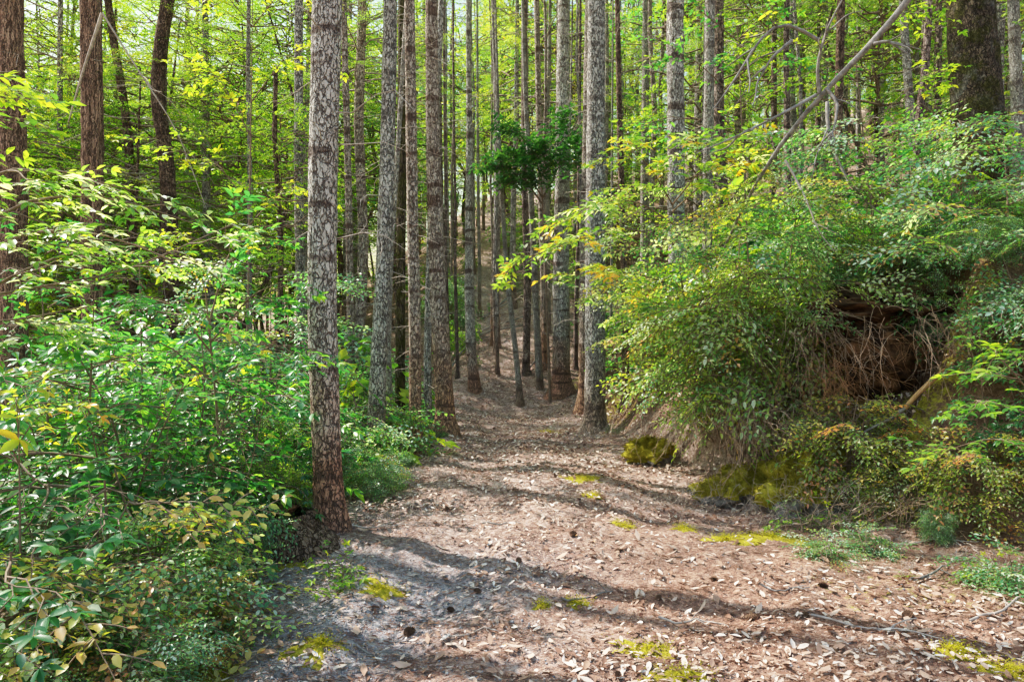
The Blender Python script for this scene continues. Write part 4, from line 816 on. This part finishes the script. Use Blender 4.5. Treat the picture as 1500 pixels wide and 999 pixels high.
# bare branches and brush
branch_plant('bare_branch', 'long arching dead grey branch leaning from upper right down to the bank', 'branch',
    [[(1350, -25, 6.9), (1290, 55, 7.0), (1230, 110, 7.1), (1200, 140, 7.15), (1160, 190, 7.3), (1125, 235, 7.5), (1100, 280, 7.7), (1075, 330, 7.9), (1045, 400, 8.3)], [(1200, 138, 7.15), (1196, 95, 7.1), (1212, 40, 7), (1245, -20, 6.9)], [(1200, 60, 7.1), (1145, 28, 7), (1110, 60, 6.9), (1075, 120, 6.8), (1045, 160, 6.7)], [(1160, 60, 7.0), (1130, 85, 6.9), (1110, 120, 6.9)], [(1195, 140, 7.1), (1150, 165, 6.9), (1080, 200, 6.7), (1020, 225, 6.6)],
     [(1280, 65, 7), (1300, 60, 6.9), (1330, 80, 6.8)], [(1210, 130, 7.1), (1228, 150, 7), (1222, 190, 6.9), (1210, 210, 6.9)]], None, 1, None, 0, .036, 20, DEADGREY, sub=3, sublen=.5)
branch_plant('bare_branch', 'dark dead branch slanting down right over the bank bushes', 'branch',
    [[(1212, 150, 7.6), (1212, 200, 7.5), (1240, 265, 7.3), (1275, 305, 7.2), (1322, 332, 7.1)], [(1240, 265, 7.3), (1260, 280, 7.1), (1290, 275, 7)], [(1212, 190, 7.5), (1195, 230, 7.3), (1190, 260, 7.2)]], None, 1, None, 0, .022, 21, DEADGREY, sub=2, sublen=.3)
branch_plant('bare_branch', 'pale thin dead branch dropping through the bushes left of the hollow', 'branch',
    [[(1150, 235, 7.2), (1170, 270, 7.1), (1187, 305, 7), (1195, 335, 6.9), (1222, 368, 6.8)], [(1190, 325, 7), (1210, 335, 6.9), (1225, 342, 6.8)]], None, 1, None, 0, .014, 22, DEAD, sub=2, sublen=.3)
branch_plant('bare_branch', 'long pale dead limb slanting down before the second redwood', 'branch',
    [[(150, 20, 11), (120, 110, 11.2), (100, 180, 11.4)], [(150, 20, 11), (200, 100, 11), (260, 190, 11), (300, 300, 11)]], None, 1, None, 0, .03, 23, DEAD, sub=4, sublen=1.0)
for i, (a, b, d, r, w) in enumerate([((640, 560), (770, 415), 19.5, .045, 'thickest pale log lying up the debris hillside'), ((668, 545), (840, 430), 21, .03, 'long thin grey pole resting on the debris hillside'), ((650, 590), (720, 540), 18.5, .035, 'short grey log at the foot of the debris hillside'),
        ((700, 470), (800, 500), 23, .03, 'grey pole crossing the hillside behind the lone slim fir'), ((720, 440), (790, 400), 24, .04, 'weathered log high on the debris hillside'), ((770, 560), (850, 520), 18.5, .025, 'thin pole lying right of the trail end')]):
    g = np.random.default_rng(50 + i); p0 = [X(a[0], d), d]; p1 = [X(b[0], d + 3), d + 3]; k = np.linspace(0, 1, 8)
    xy = np.stack([p0[0] + (p1[0] - p0[0]) * k, p0[1] + (p1[1] - p0[1]) * k], 1); zz = H(xy[:, 0], xy[:, 1]); zl = np.maximum(zz, np.interp(k, [0, 1], [zz[0], zz[-1]])) + r * 1.2 + .25 * np.sin(k * 3.14)
    loc = np.array([xy[0, 0], xy[0, 1], zz[0]]); P = np.column_stack([xy, zl]) - loc; mb = MB(); tube(mb, P, np.linspace(1, .5, 8) * r, 8, cap=True)
    t = thing('fallen_pole', w, 'log', loc); put('stem', mb.mesh('pole', DEADGREY, True), t)
    q = curve(g, P[[2, 3, 5, 6]], nrm(np.column_stack([g.normal(0, 1, 4), g.normal(0, .5, 4), g.uniform(.2, 1, 4)])), g.uniform(.4, 1.1, 4), 5, .1); mb = MB(); tube(mb, q, np.full((4, 1), r * .25) * np.linspace(1, .4, 5)[None], 4); put('side_twig_sprays', mb.mesh('twigs', DEAD), t)

def brush(label, px, d, py, w, h, n, seed, mat=BRUSH, hang=True):
    g = np.random.default_rng(seed); loc = WP(px, py, d); loc[2] = max(loc[2], float(H(loc[0], loc[1])) + .1) if hang else float(H(loc[0], loc[1]))
    b = g.normal(0, 1, (n, 3)) * [w * .5, .12, h * .18]; b[:, 1] -= .05
    d_ = nrm(np.stack([g.normal(0, .45, n), -np.abs(g.normal(.35, .25, n)), (g.uniform(-1.1, .1, n) if hang else g.uniform(.2, 1.2, n))], 1))
    P = curve(g, b, d_, h * g.uniform(.4, 1.1, n), 8, .16, (0, 0, -.35 if hang else -.2)); W = P + loc
    zf = H(W[..., 0], W[..., 1]) + .01; W[..., 2] = np.maximum(W[..., 2], zf); P = W - loc
    mb = MB(); tube(mb, P, np.linspace(1, .4, 8)[None] * g.uniform(.0015, .004, (n, 1)), 3)
    j = np.repeat(np.arange(n), 3); bb, dd = at_t(P, j, g.uniform(.2, .9, len(j))); P2 = curve(g, bb, nrm(dd + g.normal(0, .6, dd.shape)), h * .28, 5, .15, (0, 0, -.1)); tube(mb, P2, np.full((len(j), 1), .0013) * np.ones((1, 5)), 3)
    t = thing('dry_brush', label, 'brush', loc); put('twig_sprays', mb.mesh('dry_brush', mat), t)
brush('brown curtain of dead twigs hanging down the bank left of the hollow', 1130, 7.1, 600, 1.2, .6, 110, 1)
brush('tangle of dead twigs hanging below the slim pale trunk', 1050, 7.7, 610, .7, .4, 40, 2)
brush('reddish dry twig skirt on the left lip of the hollow', 1205, 7.0, 470, .4, .6, 40, 3)
0 and brush('dry rusty twigs above the hollow roof', 1310, 6.95, 450, 1.2, .35, 50, 4)
brush('rusty dead fern and twigs draped over the hollow', 1300, 7.0, 500, .8, .35, 55, 13, RUST)
brush('rusty twigs under the left lip of the hollow', 1215, 7.0, 540, .5, .5, 60, 14, RUST)
brush('dry brown stems tangled right of the hollow', 1420, 6.4, 520, .8, .6, 70, 5)
brush('bent dead twigs heaped at the end of the mossy rock', 1215, 6.35, 720, .8, .5, 90, 6, DEAD, False)
brush('dry twigs standing below the split stick', 1360, 6.0, 760, 1.1, .5, 90, 7, BRUSH, False)
brush('faded twigs lying along the bank foot by the trail', 1060, 7.2, 700, 1.5, .35, 110, 8, DEAD, False)
brush('pale dry stalks at the foot of the furrowed right edge trunk', 900, 10.6, 650, 1.0, .4, 90, 9, DEAD, False)
brush('pale dry twigs in shade at the right corner', 1450, 5.0, 860, 1.1, .25, 70, 10, DEAD, False)
brush('small dry twig fringe left of the trail under the dark low bush', 600, 8.0, 720, 1.0, .3, 90, 11, DEAD, False)
brush('dry stems at the left trail edge beside the plated fir', 530, 6.1, 780, .7, .25, 60, 12, DEAD, False)

for i, (px, d, w_, lab) in enumerate([(700, 18.5, 1.6, 'grey brush heap behind the lone slim fir'), (745, 19.5, 1.8, 'brush heap in the middle of the debris hillside'), (810, 19, 1.6, 'brush heap between thin trunks right of the trail end'), (680, 21, 1.8, 'upper left brush heap on the debris hillside'), (775, 23, 2.2, 'highest brush heap on the debris hillside'), (840, 22, 2, 'brush heap behind the straight brown fir')]):
    brush(lab, px, d, 600, w_, .9, 70, 40 + i, DEAD if i % 2 else BRUSH, False)
# lumps: rocks, soil, stump
def lump(seed, r, sq=(1, 1, .7), amp=.22, nu=40, nv=28, fr=1.6):
    g = np.random.default_rng(seed); u = np.linspace(0, 2 * np.pi, nu, endpoint=False); v = np.linspace(.04, np.pi - .04, nv); U, V = np.meshgrid(u, v)
    d = np.stack([np.cos(U) * np.sin(V), np.sin(U) * np.sin(V), np.cos(V)], -1); n = fbm(d[..., 0] * fr, d[..., 1] * fr, d[..., 2] * fr, seed, 5, .55)
    n = n + .25 * np.abs(fbm(d[..., 0] * 4, d[..., 1] * 4, d[..., 2] * 4, seed + 50, 3))
    n = n + .35 * fbm(d[..., 0] * 9, d[..., 1] * 9, d[..., 2] * 9, seed + 70, 3) * (nu > 80); P = d * (1 + amp * n)[..., None] * r * np.array(sq); i = np.arange(nu * nv).reshape(nv, nu); nx = np.roll(i, -1, 1)
    return P.reshape(-1, 3), np.stack([i[1:], nx[1:], nx[:-1], i[:-1]], -1).reshape(-1, 4)
def moss_tufts(g, P, n, mb, s=.018):
    k = g.integers(0, len(P), n); p = P[k] + g.normal(0, .02, (n, 3)); az = g.uniform(0, 6.28, n); d = nrm(np.stack([np.cos(az) * .6, np.sin(az) * .6, g.uniform(.3, 1, n)], 1))
    leaf_geo(mb, p, d, np.stack([-np.cos(az), -np.sin(az), np.ones(n) * .3], 1), s * g.uniform(.6, 1.4, n), s * .35 * np.ones(n), np.clip(g.normal(.5, .25, n), 0, 1), False, .2, .4)
def rock(label, px, d, r, sq, seed, mossy=True, sink=.35):
    g = np.random.default_rng(seed); x = X(px, d); z = float(H(x, d)); P, q = lump(seed, r, sq, .42, 70, 50, 1.9); P = P + nrm(P) * (r * .22 * np.abs(fbm(P[:, 0] * 9, P[:, 1] * 9, P[:, 2] * 5, seed, 4)))[:, None]; t = thing('mossy_rock', label, 'rock', (x, d, z + r * sq[2] * (1 - 2 * sink)))
    mb = MB(); mb.add(P, quad=q); put('stone', mb.mesh('rock', STONE, True), t)
    if mossy:
        P2 = P * 1.02; q2 = q; top = P2[:, 2] + .35 * r * fbm(P2[:, 0] * 5 / r * .3, P2[:, 1] * 5 / r * .3, P2[:, 2] * 2, seed, 3) > -.12 * r
        keep = top[q2].all(1); mb = MB(); mb.add(P2, quad=q2[keep]); moss_tufts(g, P2[top], int(5000 * r / .3), mb, .03); put('moss_cover', mb.mesh('moss', MOSS, True), t)
L_('tan3', 1090, 8.6, 360, 'leafy bush with broad leaves high on the bank right of the slim pale trunk', wide=0.8)
L_('bright', 1480, 7.4, 250, 'fresh green shrub beside the massive mossy trunk foot')
L_('tan2', 1400, 7.9, 220, 'tall broadleaf shrub just left of the massive mossy trunk foot', wide=.6)
rock('yellow green mossy rock jutting from the bank foot at right', 1172, 6.75, .36, (.75, .8, 1.0), 3)
rock('mossy boulder under the hanging dead twigs', 1085, 7.35, .30, (1.2, .7, .8), 4)
rock('small mossy rock at the right trail edge beyond the furrowed trunk shrubs', 953, 9.2, .24, (1.1, .8, .75), 5)
rock('mossy ledge rock below the left side of the hollow', 1245, 7.0, .34, (1, .7, .9), 6)
# old stump at left
g = np.random.default_rng(9); x, y = X(395, 5.5), 5.5; z = float(H(x, y)); t = thing('rotten_stump', 'dark rotten stump in the shade left of the plated fir foot', 'stump', (x, y, z - .05))
me, P_, r_ = trunk_mesh(g, [(0, 0, 0), (0, 0, .2), (.02, 0, .42)], [.3, .27, .22], B['tan'], 32, .22, .3, .03, 'stump'); put('stump_wood', me, t)
Pm, qm = lump(12, .2, (1, 1, .2)); mb = MB(); mb.add(Pm + [0, 0, .42], quad=qm); put('top_wood', mb.mesh('top', SOIL, True), t)
# hollow with red soil face and roots
hx, hy = X(1300, 7.45), 7.45
t = thing('earth_hollow', 'dark hollow in the bank with a red soil face and hanging roots', 'hollow', (hx, hy, 1.25)); g = np.random.default_rng(14)
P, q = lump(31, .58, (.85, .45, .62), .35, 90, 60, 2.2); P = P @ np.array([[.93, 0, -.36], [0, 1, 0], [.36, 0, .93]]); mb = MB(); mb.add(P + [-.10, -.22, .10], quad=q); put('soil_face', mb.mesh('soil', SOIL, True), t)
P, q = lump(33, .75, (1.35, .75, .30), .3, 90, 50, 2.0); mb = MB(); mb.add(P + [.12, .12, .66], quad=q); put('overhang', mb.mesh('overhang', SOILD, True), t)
n = 26; b = g.uniform(-1, 1, (n, 3)) * [.85, .2, .1] + [.1, -.30, .52]; Q = curve(g, b, nrm(np.stack([g.normal(0, .4, n), g.normal(-.1, .2, n), -np.ones(n)], 1)), g.uniform(.15, .5, n), 8, .2, (0, .1, -.1)); mb = MB(); tube(mb, Q, np.linspace(1, .4, 8)[None] * g.uniform(.002, .008, (n, 1)), 5); put('root_sprays', mb.mesh('root', TWIG, True), t)
# split stick
p0, p1 = WP(1325, 598, 6.5), WP(1384, 538, 6.35); g = np.random.default_rng(3)
t = thing('split_stick', 'orange brown freshly split stick poking up from the bank', 'stick', p0); k = np.linspace(0, 1, 9)[:, None]; P = (p1 - p0) * k + np.array([0, 0, .01]) * np.sin(k * 5)
mb = MB(); tube(mb, P, np.array([.016, .02, .021, .022, .022, .024, .022, .015, .004]), 7); tube(mb, P[:5] + [.012, 0, -.004], np.array([.012, .014, .012, .01, .002]), 6); put('shaft', mb.mesh('stick', WOOD), t)
P = np.array([[0, 0, 0], [-.12, .02, -.1], [-.3, .05, -.2], [-.5, .05, -.32]]); mb = MB(); tube(mb, P[None], np.array([[.018, .016, .012, .008]]), 6); put('grey_end', mb.mesh('stick_end', DEADGREY), t)

# moss cushions
def moss_patch(label, px, py, rw, seed, asp=.8, hgt=.035):
    g = np.random.default_rng(seed); d = 1.6 * F / (py - CY)
    for _ in range(6): x = X(px, d); d = (CAMH - float(H(x, d))) * F / (py - CY)
    x = X(px, d); nr, na = 9, 36; th = np.arange(na) * 2 * np.pi / na; R = rw * (1 + .75 * fbm(np.cos(th) * 1.6, np.sin(th) * 1.6, 0, seed, 5, .7)); rr = np.linspace(0.02, 1, nr)
    px_ = x + (rr[:, None] * R[None] * np.cos(th)); py_ = d + (rr[:, None] * R[None] * np.sin(th)) * asp
    zz = H(px_, py_) + (hgt * (1 - rr ** 2.2))[:, None] * (1 + .4 * fbm(px_ * 18, py_ * 18, 0, seed, 2)) - .004 * (rr[:, None] > .95); z0 = float(H(x, d)); loc = np.array([x, d, z0])
    V = np.stack([px_, py_, zz], -1).reshape(-1, 3) - loc; i = np.arange(nr * na).reshape(nr, na); nx = np.roll(i, -1, 1); mb = MB(); mb.add(V, quad=np.stack([i[:-1], i[1:], nx[1:], nx[:-1]], -1).reshape(-1, 4)); mb.T.append(np.array([[i[0, 0], i[0, j], i[0, j + 1]] for j in range(1, na - 1)]))
    o = thing('moss_cushion', label, 'moss', loc); put('cushion', mb.mesh('cushion', MOSS, True), o)
    mb = MB(); moss_tufts(g, V, int(1500 * rw / .2), mb, .012); put('fronds', mb.mesh('fringe', MOSSLEAF), o)
for i, a in enumerate([('yellow moss cushion at the bottom edge right of centre', 950, 955, .13), ('dark green moss patch on the gravel at left', 558, 857, .13), ('yellow moss strip at the bottom border', 1000, 993, .12), ('yellow moss streak below the right bank', 1128, 788, .30), ('small yellow moss patch left of the long moss streak', 1062, 792, .16), ('yellow moss tuft nearest the shaded band at right of trail', 912, 772, .10),
        ('small moss tuft in mid trail leaves', 845, 886, .07), ('moss patch beside the shaded trail middle', 855, 703, .18), ('bright moss patch far up the trail', 803, 634, .22), ('moss on the left gravel edge near the bottom', 470, 945, .17), ('moss at the left trail edge below the stump', 415, 818, .20), ('tiny moss tuft left of the mid trail one', 795, 888, .05),
        ('orange yellow moss patch at the lower right corner', 1480, 985, .12), ('moss strip left of the bottom border middle', 300, 992, .15), ('moss scrap right of the long streak', 1000, 775, .10), ('small moss dab on the far right side of trail', 870, 729, .09), ('faint moss patch on the shaded lower right floor', 1400, 955, .12)]):
    moss_patch(*a, 60 + i, hgt=.014)

# cones and sticks on the trail
def cone_mesh(seed):
    g = np.random.default_rng(seed); mb = MB(); n = 70; t = (np.arange(n) + .5) / n; az = np.arange(n) * 2.4; r = .016 * np.sin(t * 2.8 + .25)
    d = np.stack([np.cos(az), np.sin(az), .55 + 0 * az], 1); P = np.stack([.004 * np.cos(az), .004 * np.sin(az), (t - .5) * .06], 1)
    leaf_geo(mb, P, d, np.stack([-np.cos(az) * .5, -np.sin(az) * .5, np.ones(n)], 1), r + .006, r * .8 + .004, g.random(n), True, .2, .3)
    tube(mb, np.array([[[0, 0, -.03], [0, 0, 0], [0, 0, .03]]]), np.array([[.005, .007, .003]]), 6); V = mb.V; mb.V = [v[:, [2, 0, 1]] for v in V]; return mb.mesh('cone', CONE)
CM = [cone_mesh(i) for i in range(3)]; g = np.random.default_rng(31)
for i, (px, py) in enumerate([(660, 875), (655, 745), (965, 868), (905, 805), (1045, 840), (1330, 900), (905, 975), (700, 860), (760, 820), (1100, 900), (1205, 860), (840, 790), (600, 905), (1180, 905)]):
    d = 1.6 * F / (py - CY); x = X(px, d); o = put('fir_cone', CM[i % 3], None, (x, d, H(x, d) + .016), g.uniform(0, 6.28), g.uniform(.8, 1.3)); tag(o, 'small brown fir cone lying on the trail litter', 'cone', 'fir cones on the trail')
for i, (px, py, L, w) in enumerate([(560, 775, .55, 'thin stick lying by the foot of the plated fir'), (1380, 835, 1.1, 'long thin twig lying across shaded litter at right'), (1290, 925, .7, 'grey twig below the green seedling clump'), (1430, 690, 1.2, 'dead stick lying on the bank slope at the right border'), (1230, 700, .9, 'pale stick slanting over the mossy rock end'), (860, 880, .4, 'short twig in the sunlit trail middle'), (1010, 915, .35, 'short brown twig right of the yellow moss cushion'),
        (735, 770, .35, 'short twig in the trail shade band'), (1480, 890, .8, 'branching dead twig at the lower right border'), (1150, 870, .3, 'small twig on reddish needles at right'), (690, 930, .3, 'small twig near the bottom centre'), (760, 690, .5, 'twig lying far up the shaded trail'), (1345, 800, .8, 'pale twig on the ground before the low clumps'), (560, 960, .3, 'twig on grey gravel at lower left')]):
    g = np.random.default_rng(500 + i); d = 1.6 * F / (py - CY)
    for _ in range(6): x = X(px, d); d = float(np.clip((CAMH - float(H(x, d))) * F / (py - CY), 3, 20))
    az = g.uniform(-.7, .7); k = np.linspace(-.5, .5, 9); xx = X(px, d) + np.cos(az) * k * L; yy = d + np.sin(az) * k * L + .03 * np.sin(k * 7); zz = H(xx, yy) + .012 + .02 * g.random(9); P = np.stack([xx, yy, zz], 1); loc = P[4].copy()
    r = .004 + .004 * g.random() + .004 * L; mb = MB(); tube(mb, P[None] - loc, np.linspace(1, .4, 9)[None] * r, 6, cap=True); j = np.array([0, 0, 0, 0]); b, dd = at_t(P[None] - loc, j, g.uniform(.3, .9, 4)); tube(mb, curve(g, b, nrm(dd + g.normal(0, .6, (4, 3)) * [1, 1, .15]), L * .28, 5, .1), np.full((4, 1), r * .5) * np.linspace(1, .5, 5)[None], 4)
    tag(put('fallen_stick', mb.mesh('stick', DEADGREY if i % 2 else DEAD, True), None, loc), w, 'stick')

# ------------------------------------------------------------------ light, sky, camera
EL, AZ = math.radians(49), math.radians(-62)      # azimuth measured from the view direction (+Y) toward +X
sv = Vector((math.sin(AZ) * math.cos(EL), math.cos(AZ) * math.cos(EL), math.sin(EL)))
sl = bpy.data.lights.new('sun', 'SUN'); sl.energy = 5.0; sl.angle = math.radians(.5); sl.color = (1, .94, .84)
so = bpy.data.objects.new('sun', sl); COL.objects.link(so); so.rotation_euler = (-sv).to_track_quat('-Z', 'Y').to_euler(); so.location = (-20, 5, 30)
w = bpy.data.worlds.new('World'); sc.world = w; w.use_nodes = True; nt = w.node_tree; nt.nodes.clear()
sk = nt.nodes.new('ShaderNodeTexSky'); sk.sky_type = 'NISHITA'; sk.sun_disc = False; sk.sun_elevation = EL; sk.sun_rotation = AZ
bg = nt.nodes.new('ShaderNodeBackground'); bg.inputs[1].default_value = .15; sk.dust_density = 3.2; sk.air_density = 2.6; sk.ozone_density = 5; wo = nt.nodes.new('ShaderNodeOutputWorld')
nt.links.new(sk.outputs[0], bg.inputs[0]); nt.links.new(bg.outputs[0], wo.inputs[0])
cd = bpy.data.cameras.new('camera'); cd.sensor_width = 36; cd.lens = 36 * F / 1500; cd.clip_end = 1500; cd.clip_start = .05
co = bpy.data.objects.new('camera', cd); COL.objects.link(co); co.location = (0, 0, CAMH); co.rotation_euler = (math.radians(90), 0, 0); sc.camera = co
sc.view_settings.view_transform = 'Standard'; sc.view_settings.look = 'None'; sc.view_settings.exposure = 0; sc.view_settings.gamma = 1
cy = sc.cycles; cy.max_bounces = 9; cy.diffuse_bounces = 7; cy.glossy_bounces = 2; cy.transmission_bounces = 7; cy.use_denoising = True
vs = sc.view_settings; vs.use_curve_mapping = True; cm = vs.curve_mapping; cc = cm.curves[3]
for p_ in ((.035, .055), (.15, .30), (.40, .70), (.68, .92)): cc.points.new(*p_)
cm.update()
cy.caustics_reflective = False; cy.caustics_refractive = False
sc.render.use_persistent_data = False
